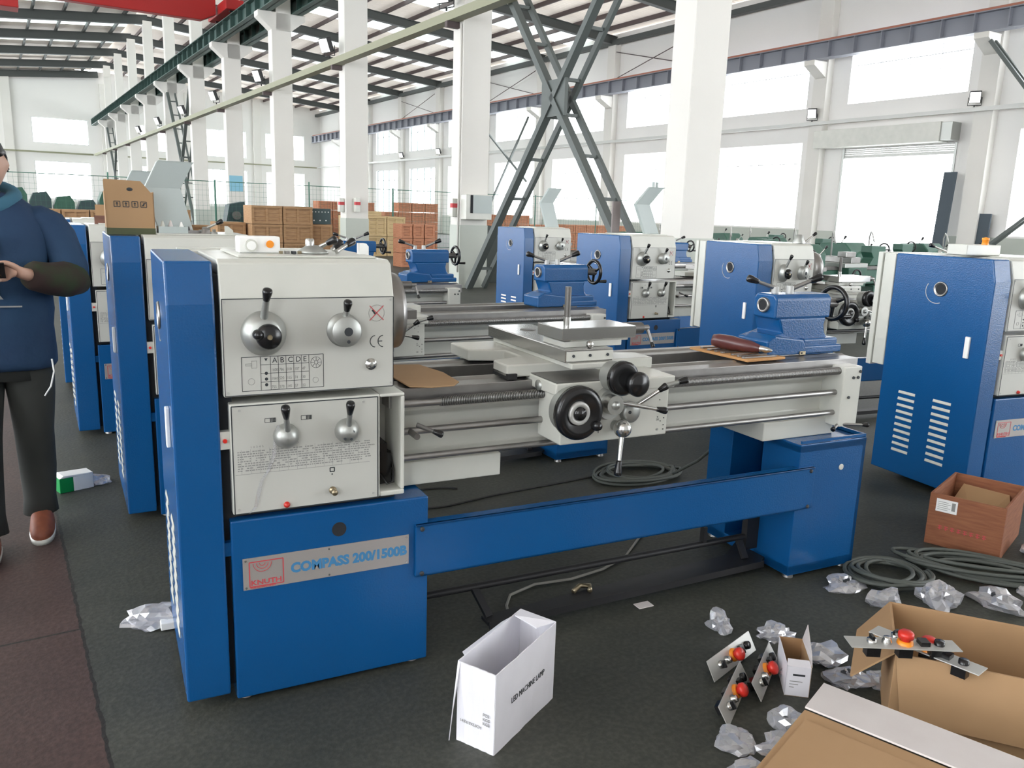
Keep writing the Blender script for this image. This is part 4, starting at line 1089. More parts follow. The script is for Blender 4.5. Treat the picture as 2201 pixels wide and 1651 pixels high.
# ------------------------------------------------------------------ on the floor
# white lamp carton
A_ = Vector((.872, 1.751)); B_ = Vector((1.151, 1.922)); C_ = Vector((.812, 1.858)); D_ = C_ + (B_ - A_)
t = empty('lamp_carton', (A_.x, A_.y, 0)); tag(t, 'open white carton reading LED MACHINE LAMP on the floor', 'carton')
def rel(p): return (p[0]-A_.x, p[1]-A_.y)
H = .247
LW = (B_ - A_).length; LD = (C_ - A_).length
ax = (B_ - A_).normalized(); ay = Vector((-ax.y, ax.x))
def bp(u, v, z): q = ax*u + ay*v; return Vector((q.x, q.y, z))
mb = MB()
def wall(u0, v0, u1, v1, zt0, zt1, m=WPAPER, n=10, bulge=0.0, seed=1):
    rn = random.Random(seed); vs = []
    for i in range(n+1):
        f = i/n
        for k in range(4):
            g = k/3; z = g*(zt0 + (zt1-zt0)*f); b = bulge*math.sin(PI*f)*math.sin(PI*g*.9) + rn.uniform(-.0012, .0012)*(0 < i < n)
            dvec = Vector((u1-u0, v1-v0)).normalized(); nn = Vector((dvec.y, -dvec.x))
            vs.append(bp(u0+(u1-u0)*f + nn.x*b, v0+(v1-v0)*f + nn.y*b, z))
    fs = [(i*4+k, (i+1)*4+k, (i+1)*4+k+1, i*4+k+1) for i in range(n) for k in range(3)]
    mb.add(vs, fs, m)
wall(0, 0, LW, 0, H*.97, H*1.02, bulge=.004, seed=2); wall(0, LD, LW, LD, H*.98, H*1.04, bulge=-.003, seed=3)
wall(0, 0, 0, LD, H*.97, H*.98, bulge=.002, seed=4); wall(LW, 0, LW, LD, H*1.02, H*1.04, bulge=.0, seed=5)
mb.add([bp(0, 0, .002), bp(LW, 0, .002), bp(LW, LD, .002), bp(0, LD, .002)], [(0, 1, 2, 3)], WPAPER)
o = mb.build('carton_body', t, solid=.003)
for nm, pts in (('side_flap', [bp(LW, 0, H*1.02), bp(LW, LD, H*1.04), bp(LW-.05, LD-.01, H*1.05), bp(LW-.055, .035, H*.99)]), ('long_flap', [bp(.03, LD, H*.98), bp(LW-.03, LD, H*1.02), bp(LW-.06, LD+.03, H*.93), bp(.07, LD+.035, H*.90)]), ('end_flap', [bp(0, LD, H*.97), bp(0, LD-.008, H*.97), bp(-.016, LD+.004, .10), bp(-.02, LD+.012, .004)])):
    MB().quad(pts, WPAPER).build(nm, t, solid=.003)
mb = MB(); mb.text('LED MACHINE LAMP', .0250, TM(bp(.075, -.0058, .118), bp(1, 0, 0), (0, 0, 1)), GINK if False else INK, sx=.80); mb.build('front_print', t)
mb = MB()
for i, s in enumerate(('PCS', 'KGS', 'KGS')): mb.text(s, .0125, TM(bp(-.0045, .036, .108-i*.013), -bp(0, 1, 0), (0, 0, 1)), GINK)
mb.text('14.5X15X2.0CM', .0115, TM(bp(-.0045, LD-.012, .066), -bp(0, 1, 0), (0, 0, 1)), GINK, sx=.9); mb.build('side_print', t)

# wooden crate with paper label
A2 = Vector((3.364, 2.315)); B2 = Vector((3.478, 2.035)); e1 = (B2-A2).normalized(); e2 = Vector((-e1.y, e1.x)); Wc = .31; Lc = .44; Hc = .245
t = empty('wooden_crate', (A2.x, A2.y, 0), math.atan2(e1.y, e1.x)); tag(t, 'open worn red-brown wooden crate with a white label by the louvred lathe', 'crate')
def crate_body(W_, L_, H_, m, mi, th=.012):
    mb = MB(); mb.box((0, 0, 0), (W_, th, H_), m); mb.box((0, L_-th, 0), (W_, L_, H_), m); mb.box((0, th, 0), (th, L_-th, H_), m); mb.box((W_-th, th, 0), (W_, L_-th, H_), m); mb.box((th, th, 0), (W_-th, L_-th, th), mi); return mb
crate_body(Wc, Lc, Hc, WOODC, WOODC).build('crate_body', t, bevel=.002)
mb = MB(); mb.box((.03, -.0015, .165), (.118, -.0002, .225), WHITEP)
for i in range(5): mb.box((.037, -.0022, .175+i*.009), (.08+.01*(i % 2), -.0014, .177+i*.009), GINK)
mb.box((.095, -.0022, .178), (.110, -.0014, .216), GINK); mb.build('paper_label', t)
mb = MB(); rn = random.Random(2)
for i in range(8): mb.box((.05+i*.026, -.0012, .085), (.066+i*.026, -.0002, .089), INKR if False else REDINK); mb.box((.055+i*.026, -.0012, .080), (.059+i*.026, -.0002, .100), REDINK); mb.box((.05+i*.026, -.0012, .096), (.066+i*.026, -.0002, .099), REDINK)
mb.build('stencil_print', t)
mb = MB(); mb.add([(.02, .28, .10), (.16, .18, .06), (.29, .30, .11), (.25, .42, .19), (.05, .42, .20)], [(0, 1, 2, 3, 4)], CARD); mb.build('inner_sheet', t, solid=.003)

# coils of hose
def coil(cx, cy, R0, turns, name, label, m, seed, sx=1.0, sy=1.0, r=.008, rz=0.0, tail=None, z0=.01):
    rn = random.Random(seed); pts = []; N = turns*26
    ph = [rn.uniform(0, 6.28) for _ in range(4)]
    for i in range(N):
        t_ = i/26*2*PI; k = i/26
        rr = R0*(1 + .16*math.sin(t_*.13+ph[0]) + .07*math.sin(t_*.71+ph[1]) + .10*(k/turns))
        x = rr*math.cos(t_)*sx + .03*math.sin(k*2.1+ph[2]); y = rr*math.sin(t_)*sy + .03*math.cos(k*1.7+ph[3])
        c, s = math.cos(rz), math.sin(rz)
        z = z0 + .006*(k % 3) + (.012*(math.sin(t_*1.3+ph[1])+1)) * min(1, k/2)
        pts.append((cx + c*x - s*y, cy + s*x + c*y, z))
    if tail: pts += tail
    mb = MB(); mb.tube(pts, r, m, 7); o = mb.build(name); tag(o, label, 'hose'); return o
coil(2.66, 3.62, .18, 7, 'hose_coil', 'coiled grey hose lying under the nearest bed, behind the blue beam', CABLE, 4, 1.25, .8, r=.0085, tail=[(2.80, 3.5, .03), (2.86, 3.35, .15), (2.78, 3.1, .33), (2.70, 3.0, .40)])
coil(2.86, 2.10, .135, 6, 'hose_coil', 'left round coil of grey hose in front of the wooden crate', CABLE, 8, 1.0, .95, r=.0085)
coil(3.28, 1.98, .13, 8, 'hose_coil', 'long flattened coil of grey hose right of the round one', CABLE, 12, 1.9, .75, r=.0085, rz=-.85)
o = MB().tube([(2.585, 2.76, .46), (2.66, 2.80, .44), (2.72, 2.86, .32), (2.80, 2.98, .12), (2.86, 3.02, .012), (2.6, 3.1, .01)], .006, CABLEL, 8).build('power_cable'); tag(o, 'pale cable dropping inside the nearest tail pedestal', 'cable')
pts = [(2.55, 3.2, .008), (2.14, 2.86, .008), (1.95, 2.70, .008), (1.79, 2.63, .008), (1.62, 2.60, .008), (1.46, 2.615, .008), (1.33, 2.57, .008), (1.28, 2.50, .008), (1.25, 2.42, .008), (1.27, 2.3, .008)]
o = MB().tube(pts, .0055, CABLEL, 8).build('power_cable'); tag(o, 'thin pale cable trailing over the floor under the blue beam', 'cable')
o = MB().tube([(1.45+.22*math.cos(a/6), 3.70+.14*math.sin(a/6), .006) for a in range(4, 30)] + [(1.75, 3.62, .006), (2.1, 3.66, .006), (2.45, 3.7, .006)], .005, RUBBER, 8).build('black_cable'); tag(o, 'thin black cable curving on the dark floor behind the beam', 'cable')

# the large open carton with flaps
A3 = Vector((1.925, 1.36)); a3 = Vector((.66, -.751)); b3 = Vector((.751, .66)); HB = .272
t = empty('open_carton', (A3.x, A3.y, 0), math.atan2(a3.y, a3.x)); tag(t, 'large open brown carton with folded flaps, two switch plates lying on its edge', 'carton')
LL, WW = .62, .335
mb = MB(); th = .005
mb.box((0, 0, 0), (LL, th, HB), CARD); mb.box((0, WW-th, 0), (LL, WW, HB), CARD); mb.box((0, th, 0), (th, WW-th, HB), CARD); mb.box((LL-th, th, 0), (LL, WW-th, HB), CARD); mb.box((th, th, 0), (LL-th, WW-th, .006), CARDIN)
mb.build('carton_body', t, bevel=.0015)
MB().quad([(0, 0, HB), (0, WW, HB), (-.085, WW-.02, .165), (-.105, .03, .155)], CARD).build('end_flap', t, solid=.005)
MB().quad([(0, WW, HB), (LL, WW, HB), (LL, WW+.05, HB-.11), (.02, WW+.05, HB-.11)], CARD).build('back_flap', t, solid=.005)
MB().quad([(0, 0, HB), (LL, 0, HB), (LL, -.03, .09), (.03, -.03, .09)], CARD).build('front_flap', t, solid=.005)
# nearer carton with a white-faced flap
A4 = Vector((1.515, 1.296)); a4 = Vector((.40, -.916)); c4 = Vector((-.916, -.40))
t = empty('flat_carton', (A4.x, A4.y, 0), math.atan2(a4.y, a4.x)); tag(t, 'nearest brown carton at the lower right with a long white flap', 'carton')
HF = .245
mb = MB(); mb.box((0, -.40, 0), (.75, 0, HF), CARD)
mb.build('carton_body', t, bevel=.003)
MB().quad([(0, .002, HF+.004), (.75, .002, HF+.004), (.75, .165, HF-.012), (-.01, .170, HF-.012)], CARDW).build('white_flap', t, solid=.005)
MB().quad([(.02, -.05, HF+.003), (.75, -.05, HF+.003), (.75, -.36, HF+.012), (.02, -.36, HF+.010)], CARD).build('top_flap', t, solid=.004)

# control plates with emergency stop buttons
def control_plate(o_, ux, uy, L_, W_, label, z=0.0):
    t = empty('switch_plate', (0, 0, 0)); tag(t, label, 'switch plate', 'switch plates with red stop buttons')
    ux = Vector(ux).normalized(); uy = Vector(uy); uy = (uy - ux*ux.dot(uy)).normalized(); n = ux.cross(uy)
    M = Matrix((ux, uy, n)).transposed().to_4x4(); M.translation = Vector(o_); t.matrix_world = M
    mb = MB(); mb.box((0, 0, 0), (L_, W_, .003), GALV); mb.build('plate', t, bevel=.0008)
    s = L_/.24; y = W_*.5
    mb = MB(); mb.turned((.125*s, y, .003), (0, 0, 1), [(0, .022), (.010, .020), (.010, .013)], ORANGE, 20); mb.turned((.125*s, y, .012), (0, 0, 1), [(0, .012), (.008, .012), (.010, .021), (.022, .021), (.028, .015), (.029, 0)], REDP, 22); mb.build('emergency_stop', t)
    mb = MB(); mb.turned((.085*s, y, .003), (0, 0, 1), [(0, .014), (.006, .014), (.014, .010), (.018, .010), (.018, 0)], BRIGHT, 16); mb.build('indicator', t)
    mb = MB(); mb.turned((.052*s, y, .003), (0, 0, 1), [(0, .013), (.010, .013), (.010, 0)], BRIGHT, 16); mb.box((.049*s, y-.012, .010), (.055*s, y+.012, .024), BLACK); mb.build('rotary_switch', t)
    mb = MB(); mb.box((.155*s, y-.015, .003), (.175*s, y+.015, .015), BLACK); mb.turned((.20*s, y, .003), (0, 0, 1), [(0, .014), (.012, .013), (.012, 0)], BLACK, 14); mb.build('black_switches', t)
    for q in (.04, .11, .18): MB().box((q*s, y-.014, -.034), ((q+.03)*s, y+.014, -.001), BLACK).build('contact_block', t)
    return t
control_plate((1.655, 1.775, .010), (.94, .34, .01), (-.18, .465, .87), .275, .068, 'switch plate with red stop button, farthest left of the three on the floor')
control_plate((1.535, 1.573, .010), (.81, .588, .0), (-.30, .42, .85), .285, .066, 'switch plate with red stop button, nearest the camera on the floor')
control_plate((1.715, 1.632, .010), (.81, .588, .0), (-.30, .42, .85), .28, .064, 'switch plate with red stop button, beside the small white carton')
control_plate((1.765, 1.378, HB+.042), (.88, -.47, .0), (.47, .88, .0), .30, .060, 'switch plate with bright red button lying over the corner of the large carton')
control_plate((1.935, 1.462, HB+.008), (.23, -.97, .02), (.97, .23, .0), .30, .060, 'second switch plate crossed under the first on the large carton')

# small white carton with torn lid
t = empty('small_carton', (1.822, 1.643, 0), math.atan2(1.599-1.643, 1.881-1.822)); tag(t, 'small open white carton with clear film inside, beside the switch plates', 'carton')
mb = MB(); mb.box((0, 0, 0), (.074, .002, .100), WPAPER); mb.box((0, .175, 0), (.074, .177, .105), CARDIN); mb.box((0, 0, 0), (.002, .177, .104), WPAPER); mb.box((.072, 0, 0), (.074, .177, .104), CARD); mb.box((0, 0, 0), (.074, .177, .002), CARDIN)
mb.build('carton_body', t)
MB().quad([(.074, .0, .104), (.074, .177, .104), (.082, .16, .165), (.080, .05, .12)], CARDW).build('side_flap', t, solid=.002)
MB().quad([(0, 0, .100), (.074, 0, .100), (.070, .032, .108), (.006, .032, .108)], WPAPER).build('front_flap', t, solid=.002)
mb = MB(); mb.box((.020, -.0010, .070), (.056, -.0001, .076), INK)
for i in range(3): mb.box((.012, -.0008, .050-i*.010), (.050-.012*i, -.0001, .052-i*.010), GINK)
mb.build('printed_label', t)

# green and white small box, bags of clear film
t = empty('parts_box', (-.245, 4.443, 0), .35); tag(t, 'small green and white parts box lying on the floor by the person', 'box')
mb = MB(); mb.box((0, 0, 0), (.065, .09, .075), GREENB); mb.box((.065, 0, 0), (.16, .09, .075), WHITEP); mb.prism([(0, .075), (.16, .075), (.16, .082), (.02, .088)], 'y', 0, .09, WHITEP); mb.build('box_body', t, bevel=.003)
def bag(x, y, s, label, seed, flat=.5, z=0.0, content=None):
    rn = random.Random(seed); bm = bmesh.new(); bmesh.ops.create_icosphere(bm, subdivisions=3, radius=1.0)
    ph = [(rn.uniform(-1, 1), rn.uniform(-1, 1), rn.uniform(-1, 1), rn.uniform(0, 6.28), rn.uniform(3, 9)) for _ in range(7)]
    for v in bm.verts:
        d = v.co.normalized(); k = 1.0
        for a, b, c, p, fq in ph: k += .10*math.sin(fq*(a*d.x+b*d.y+c*d.z)+p)
        k += rn.uniform(-.10, .10)
        v.co = Vector((d.x*s*k*(1+.3*math.sin(seed)), d.y*s*k, max(-.2*s, d.z*s*k)*flat*1.15))
    zmin = min(v.co.z for v in bm.verts)
    for v in bm.verts: v.co.z -= zmin
    me = bpy.data.meshes.new('plastic_bag'); bm.to_mesh(me); bm.free(); me.materials.append(FILM)
    for p in me.polygons: p.use_smooth = False
    o = bpy.data.objects.new('plastic_bag', me); COL.objects.link(o); o.location = (x, y, z+.001); tag(o, label, 'plastic bag', 'crumpled clear bags on the floor')
    if content:
        q = MB(); q.box((-s*.3, -s*.2, 0), (s*.3, s*.2, s*flat*.9), content); q.build('packed_part', o, loc=(0, 0, s*.1))
    return o
bag(-.085, 4.57, .055, 'crumpled clear bag beside the green and white box', 1, .55)
bag(.095, 2.90, .075, 'crumpled clear bag by the foot of the nearest gear cover', 2, .45)
o = MB().box((.11, 2.80, .004), (.20, 2.86, .03), WHITEP).box((.17, 2.80, .004), (.20, 2.86, .031), mat('pale_green_print', (.35, .62, .45), .5)).build('parts_box', bevel=.003); tag(o, 'small white and pale green box against the nearest gear cover', 'box')
for i, (x, y, s, f_, lb, ct) in enumerate([
    (2.63, 2.13, .062, .45, 'clear bag at the left end of the round hose coil', INK), (2.66, 1.955, .055, .75, 'upright clear bag in front of the round hose coil', None),
    (2.86, 1.865, .066, .85, 'rounded grey clear bag between the two hose coils', None), (3.06, 1.76, .085, .55, 'spiky clear bag right of the rounded one', INK),
    (3.27, 1.72, .07, .4, 'clear bag at the right edge behind the large carton', None), (1.92, 2.05, .045, .95, 'shiny bag standing behind the farthest left switch plate', None),
    (2.07, 1.93, .05, .5, 'clear bag behind the small white carton', None), (2.09, 1.77, .075, .45, 'long clear bag right of the small white carton', None),
    (2.07, 1.62, .060, .5, 'clear bag left of the large carton flap', INK), (2.16, 1.56, .045, .5, 'small clear bag under the large carton flap', None),
    (1.70, 1.50, .060, .7, 'shiny bag with a dark part inside, in front of the nearest carton', INK), (1.52, 1.53, .060, .3, 'flat clear bag below the nearest switch plate', None),
    (1.62, 1.44, .055, .45, 'clear bag beside the white shiny one, close to the nearest carton', None), (1.46, 1.40, .045, .5, 'clear bag at the lower edge of the view', INK), (3.74, 2.00, .08, .7, 'bluish clear bag right of the wooden crate', None)]):
    bag(x, y, s, lb, 20+i, f_, content=ct)
bag(1.90, 1.69, .030, 'clear film stuffed in the small white carton', 51, .9, z=.03)
o = MB().box((1.735, 2.29, 0), (1.80, 2.33, .003), CARDW).build('paper_scrap'); tag(o, 'faint dusty scrap on the floor before the tail pedestal', 'scrap')
# gloves and rag on the treadle
o = MB().tube([(1.52, 2.42, .055), (1.56, 2.44, .062), (1.60, 2.43, .058), (1.58, 2.40, .056)], .010, BRASS, 8).build('brass_fitting'); tag(o, 'small brass fitting lying on the brake treadle', 'fitting')
# sheets leaning at the third machine of the right line
t = MB().prism([(0, 0), (.55, -.10), (.50, .30), (.12, .36)], 'z', .38, .385, CARDW).build('white_sheet', loc=(3.50, 7.2, 0)); t.rotation_euler = (0, 0, 0); tag(t, 'pale sheet lying on a low carton between the two lathe lines', 'sheet')
o = MB().box((3.55, 7.15, 0), (3.98, 7.42, .378), CARD).build('low_carton', bevel=.004); tag(o, 'brown low carton under the pale sheet, between the two lathe lines', 'carton')

# ------------------------------------------------------------------ store area at the back of the hall (square to the hall)
_before = set(bpy.data.objects)
t = empty('mesh_fence', (0, 27.0, 0)); tag(t, 'green wire mesh fence with posts across the hall before the stacked crates', 'fence')
FEN = mat('green_fence_wire', (0.05, 0.17, 0.12), .5)
for k in range(8):
    x0 = .9 + (k-.3)*3.0
    mb = MB()
    mb.tube([(x0, 0, 2.13), (x0+3, 0, 2.13)], .012, FEN, 6); mb.tube([(x0, 0, .15), (x0+3, 0, .15)], .010, FEN, 6)
    for i in range(24): mb.box((x0+i*.125-.002, -.002, .15), (x0+i*.125+.002, .002, 2.13), FEN)
    for i in range(13): mb.box((x0, -.002, .15+i*.155-.002), (x0+3, .002, .15+i*.155+.002), FEN)
    mb.build('mesh_panel', t)
    MB().frustum((x0, 0, 0), (x0, 0, 2.25 if k % 2 else 2.18), .032 if k in (2, 4) else .022, .032 if k in (2, 4) else .022, FEN, 10).build('fence_post', t)
def crate(x, y, z, w, d, h, m, label, group, rz=0.0):
    mb = MB(); mb.box((0, 0, 0), (w, d, h), m)
    for a in (.0, w-.07): mb.box((a, -.02, 0), (a+.07, 0, h), m)
    if w > .6: mb.box((w*.5-.03, -.02, 0), (w*.5+.03, 0, h), m)
    for zz in (0, h-.06): mb.box((0, -.035, zz), (w, -.02, zz+.06), m)
    for k in range(1, 5): mb.box((.0, -.0035, h*k/5-.006), (w, 0, h*k/5), WOODD)
    o = mb.build('storage_crate', loc=(x, y, z)); o.rotation_euler = (0, 0, rz); tag(o, label, 'crate', group); return o
OR = ['first', 'second', 'third', 'fourth', 'fifth', 'sixth', 'seventh', 'eighth', 'ninth', 'tenth', 'eleventh', 'twelfth']
def wall_of_crates(x, y, cols, rows, w, d, h, m, where, group, skip=()):
    for r in range(rows):
        for c in range(cols):
            if (r, c) in skip: continue
            crate(x + c*(w+.03), y, r*h, w, d, h-.012, m, '%s, %s row up, %s from left' % (where, OR[r], OR[c]), group)
wall_of_crates(5.78, 22, 2, 3, .80, .8, .485, WOODN, 'brown crate, big stack left of the column', 'big pale crates before the fence')
wall_of_crates(5.0, 22.4, 1, 2, .72, .8, .50, WOODN, 'brown crate beside the big stack', 'big pale crates before the fence')
crate(7.42, 22.2, 0, .62, .8, .50, WOODN, 'brown wooden crate under the dark perforated box', 'big pale crates before the fence'); crate(7.42, 22.2, .50, .62, .8, .48, WOODN, 'pale brown crate right under the dark perforated box', 'big pale crates before the fence')
DKB = mat('dark_teal_steel', (0.03, 0.06, 0.065), .5)
mb = MB(); mb.box((0, 0, 0), (.58, .6, .42), DKB)
for i in range(6): mb.frustum((.06+i*.09, -.004, .33), (.06+i*.09, 0, .33), .016, .016, WHITEP, 10)
for i in range(3): mb.frustum((.10+i*.17, -.004, .10), (.10+i*.17, 0, .10), .018, .018, WHITEP, 10)
o = mb.build('perforated_box', loc=(7.44, 22.25, .99)); tag(o, 'dark perforated steel box on top of a crate, left of the column', 'box')
wall_of_crates(8.9, 19.5, 3, 3, .30, .5, .37, WOODR, 'orange crate stacked just behind the second column', 'orange crates behind the columns')
wall_of_crates(9.3, 24.3, 3, 2, .62, .8, .62, WOODY, 'yellowish crate before the green fence', 'yellowish crates before the fence')
crate(9.5, 24.3, 1.24, .9, .8, .14, WOODY, 'flat yellowish pallet on the crates before the green fence', 'yellowish crates before the fence')
wall_of_crates(12.2, 28.2, 4, 5, .52, .6, .345, WOODR, 'orange crate, pile right of fence post', 'orange crates behind the fence', skip=((4, 0),))
wall_of_crates(10.1, 31.0, 6, 5, .55, .6, .34, WOODR, 'orange crate, long pile behind the fence', 'long orange pile behind the fence', skip=((4, 0), (4, 5)))
wall_of_crates(15.6, 28.2, 7, 4, .56, .6, .35, WOODR, 'orange crate right of the electrical box column', 'orange crates right of the boxed column', skip=((3, 5), (3, 6)))
wall_of_crates(20.6, 28.6, 6, 3, .55, .6, .36, WOODR, 'orange crate in stack past the big column', 'far right orange crates')
wall_of_crates(.9, 24.0, 5, 3, .62, .7, .40, WOODN, 'brown crate in rows behind the person', 'crates behind the person')
wall_of_crates(4.3, 25.0, 2, 3, .55, .7, .42, WOODN, 'brown crate left of the sheet guard', 'crates left of the guard', skip=((2, 1),))
for i in range(9):
    x = -.2 + i*.62; mb = MB(); hh = 1.45 + .10*((i*7) % 4)
    mb.prism([(0, 0), (.56, 0), (.56, hh-.2), (.45, hh), (.10, hh-.05), (0, hh-.3)], 'y', 0, .7, GREENP if i % 2 else DKB)
    for k in range(4): mb.box((.05, -.02, .2+k*.28), (.5, 0, .26+k*.28), RAFT)
    o = mb.build('casting_rack', loc=(x, 28.6, 0)); tag(o, 'dark rack of castings behind the fence at left, %s from the left' % OR[i], 'rack', 'dark racks behind the fence')
for i, (x, y, w, hh) in enumerate([(6.6, 28.9, 1.0, 1.55), (8.0, 29.5, 1.2, 1.5), (9.6, 33, .9, 1.6), (18.0, 30.5, 1.4, 1.4)]):
    mb = MB(); mb.box((0, 0, 0), (w, .8, .5), DKB); mb.prism([(.1, .5), (w-.1, .5), (w-.2, hh), (.3, hh-.1)], 'y', .1, .7, DKB); mb.frustum((w*.5, -.05, hh*.7), (w*.5, .1, hh*.7), .14, .14, STEELD, 20)
    o = mb.build('stored_machine', loc=(x, y, 0)); tag(o, 'dark green machine stored behind the fence, ' + ['left of the big crate stack', 'above the big crate stack', 'left of the second column', 'behind the orange row'][i], 'machine')

# ------------------------------------------------------------------ green machines right of the blue line
def green_machine():
    g = empty('green_lathe', (0, 0, 0))
    MB().box((0, 0, 0), (.62, .62, .60), GREENP).build('pedestal', g, bevel=.02); MB().box((1.75, .05, 0), (2.15, .58, .60), GREENP).build('pedestal', g, bevel=.02)
    mb = MB(); mb.prism([(.0, .60), (.62, .60), (.62, 1.0), (.54, 1.15), (.12, 1.17), (.0, 1.05)], 'x', .02, .55, GREENP); mb.ball((.30, .02, .93), .12, GREENP, 20, (1.2, .5, 1)); mb.build('headstock', g, bevel=.03, seg=3)
    mb = MB(); mb.box((.55, .12, .62), (2.25, .48, .82), GREENP); mb.box((.55, .10, .82), (2.25, .20, .87), STEELD); mb.box((.55, .40, .82), (2.25, .50, .87), STEELD); mb.build('bed', g, bevel=.006)
    mb = MB(); mb.box((1.0, -.05, .60), (1.40, .12, .86), GREENP); mb.box((.95, -.02, .86), (1.45, .55, .92), SATIN); mb.box((1.1, .0, .92), (1.3, .5, 1.0), STEEL); mb.box((1.08, .08, 1.0), (1.30, .22, 1.07), STEEL); c = mb.build('carriage', g, bevel=.006)
    MB().torus((1.08, -.12, .75), (0, 1, 0), .09, .013, DARK, 28, 8).frustum((1.08, -.12, .75), (1.08, -.05, .75), .03, .03, STEELD, 16).bar((1.0, -.12, .75), (1.16, -.12, .75), .02, .012, DARK).build('handwheel', c)
    mb = MB(); mb.prism([(1.80, .87), (2.18, .87), (2.12, .98), (2.16, 1.06), (2.16, 1.15), (1.82, 1.15), (1.82, 1.06), (1.88, .98)], 'y', .2, .38, GREENP); ts = mb.build('tailstock', g, bevel=.012)
    MB().torus((2.24, .29, 1.10), (1, 0, 0), .085, .012, DARK, 28, 8).frustum((2.16, .29, 1.10), (2.25, .29, 1.10), .02, .02, STEELD, 14).bar((2.24, .21, 1.10), (2.24, .37, 1.10), .018, .012, DARK).build('handwheel', ts)
    mb = MB(); mb.turned((.35, .0, 1.0), (0, -1, 0), [(0, .06), (.03, .055), (.04, 0)], SATIN, 20); knob_lever(mb, (.35, -.03, 1.02), (.42, -.10, 1.16), BRIGHT, .008, .05, .016); mb.build('gear_lever', g)
    mb = MB(); knob_lever(mb, (.20, .3, 1.14), (.26, .26, 1.27), BRIGHT, .008, .06, .02); mb.build('top_lever', g)
    mb = MB(); mb.tube([(1.32, .5, .92), (1.33, .52, 1.25), (1.25, .45, 1.34), (1.14, .35, 1.30), (1.12, .30, 1.18)], .012, GALV, 8); mb.build('coolant_pipe', g)
    return g
gm = green_machine()
for i, (x, y, rz, lb) in enumerate([(8.9, 7.1, .0, 'dark green lathe just right of the narrow headstock, nearest of the green row'), (11.2, 8.0, .05, 'dark green lathe in the middle of the green row, behind the silver slide'),
                                    (9.5, 9.6, .0, 'dark green lathe in the second green row, left'), (12.2, 10.4, .03, 'dark green lathe in the second green row, right of the pipe loop'),
                                    (10.6, 12.6, .0, 'dark green lathe in the third row before the roller door'), (14.0, 13.2, .0, 'dark green lathe closest to the roller door'), (13.6, 8.2, 0, 'dark green lathe at the right, hidden mostly by the louvred lathe')]):
    o = gm if i == 0 else copy_tree(gm); o.location = (x, y, 0); o.rotation_euler = (0, 0, rz); tag(o, lb, 'lathe', 'dark green lathes before the roller door')
turn_hall()

# ------------------------------------------------------------------ the person
def loft(mb, rings, m, n=24, cap=True):
    """rings: (centre, rx, ry [, tilt])"""
    vs = []; fs = []
    for (c, rx, ry) in rings:
        for k in range(n):
            t = 2*PI*k/n; cx, sx_ = math.cos(t), math.sin(t)
            e = .85
            vs.append(Vector(c) + Vector((rx*math.copysign(abs(cx)**e, cx), ry*math.copysign(abs(sx_)**e, sx_), 0)))
    for i in range(len(rings)-1):
        for k in range(n): fs.append((i*n+k, i*n+(k+1) % n, (i+1)*n+(k+1) % n, (i+1)*n+k))
    if cap: fs += [tuple(range(n-1, -1, -1)), tuple(range((len(rings)-1)*n, len(rings)*n))]
    return mb.add(vs, fs, m, True)
SKIN = mat('skin', (0.50, 0.30, 0.22), .5)
HAIRM = mat('black_hair', (0.012, 0.011, 0.012), .45)
NAVY = mat('navy_hoodie_cloth', (0.008, 0.028, 0.075), .85, noise=(5, (0.012, 0.045, 0.10), .5), bump=(30, .3))
TEAL = mat('teal_hood_lining', (0.03, 0.11, 0.17), .85, noise=(7, (0.05, 0.16, 0.24), .5))
CAMO = mat('dark_brown_green_sleeve', (0.028, 0.014, 0.012), .9, noise=(9, (0.018, 0.035, 0.012), .25))
TROU = mat('charcoal_trousers', (0.018, 0.020, 0.018), .9, noise=(4, (0.035, 0.037, 0.033), .5))
SHOE = mat('red_brown_trainer', (0.16, 0.04, 0.02), .6, noise=(30, (0.24, 0.07, 0.03), .5))

def skinned(pts, edges, rad, m, name, parent, levels=2):
    me = bpy.data.meshes.new('skeleton'); me.from_pydata([tuple(p) for p in pts], edges, []); me.update()
    o = bpy.data.objects.new('skeleton', me); COL.objects.link(o)
    o.modifiers.new('s', 'SKIN'); q = o.modifiers.new('u', 'SUBSURF'); q.levels = levels; q.render_levels = levels
    for i, r in enumerate(rad): me.skin_vertices[0].data[i].radius = r if isinstance(r, tuple) else (r, r)
    me.skin_vertices[0].data[0].use_root = True
    dg = bpy.context.evaluated_depsgraph_get(); dg.update()
    out = bpy.data.meshes.new_from_object(o.evaluated_get(dg))
    bpy.data.objects.remove(o)
    return out
PX, PY = -.385, 3.95
per = empty('person', (PX, PY, 0)); tag(per, 'person in navy hoodie and dark trousers walking, holding a phone in both hands', 'person')
pts = [(0, 0, .90), (0, .01, 1.10), (0, .01, 1.33), (0, .0, 1.42), (0, -.015, 1.49)]
rad = [.09, .10, .085, .055, .052]; edges = [(0, 1), (1, 2), (2, 3), (3, 4)]
def addchain(start, ch):
    k = start
    for p, r in ch: pts.append(p); rad.append(r); edges.append((k, len(pts)-1)); k = len(pts)-1
    return k
hand = {}
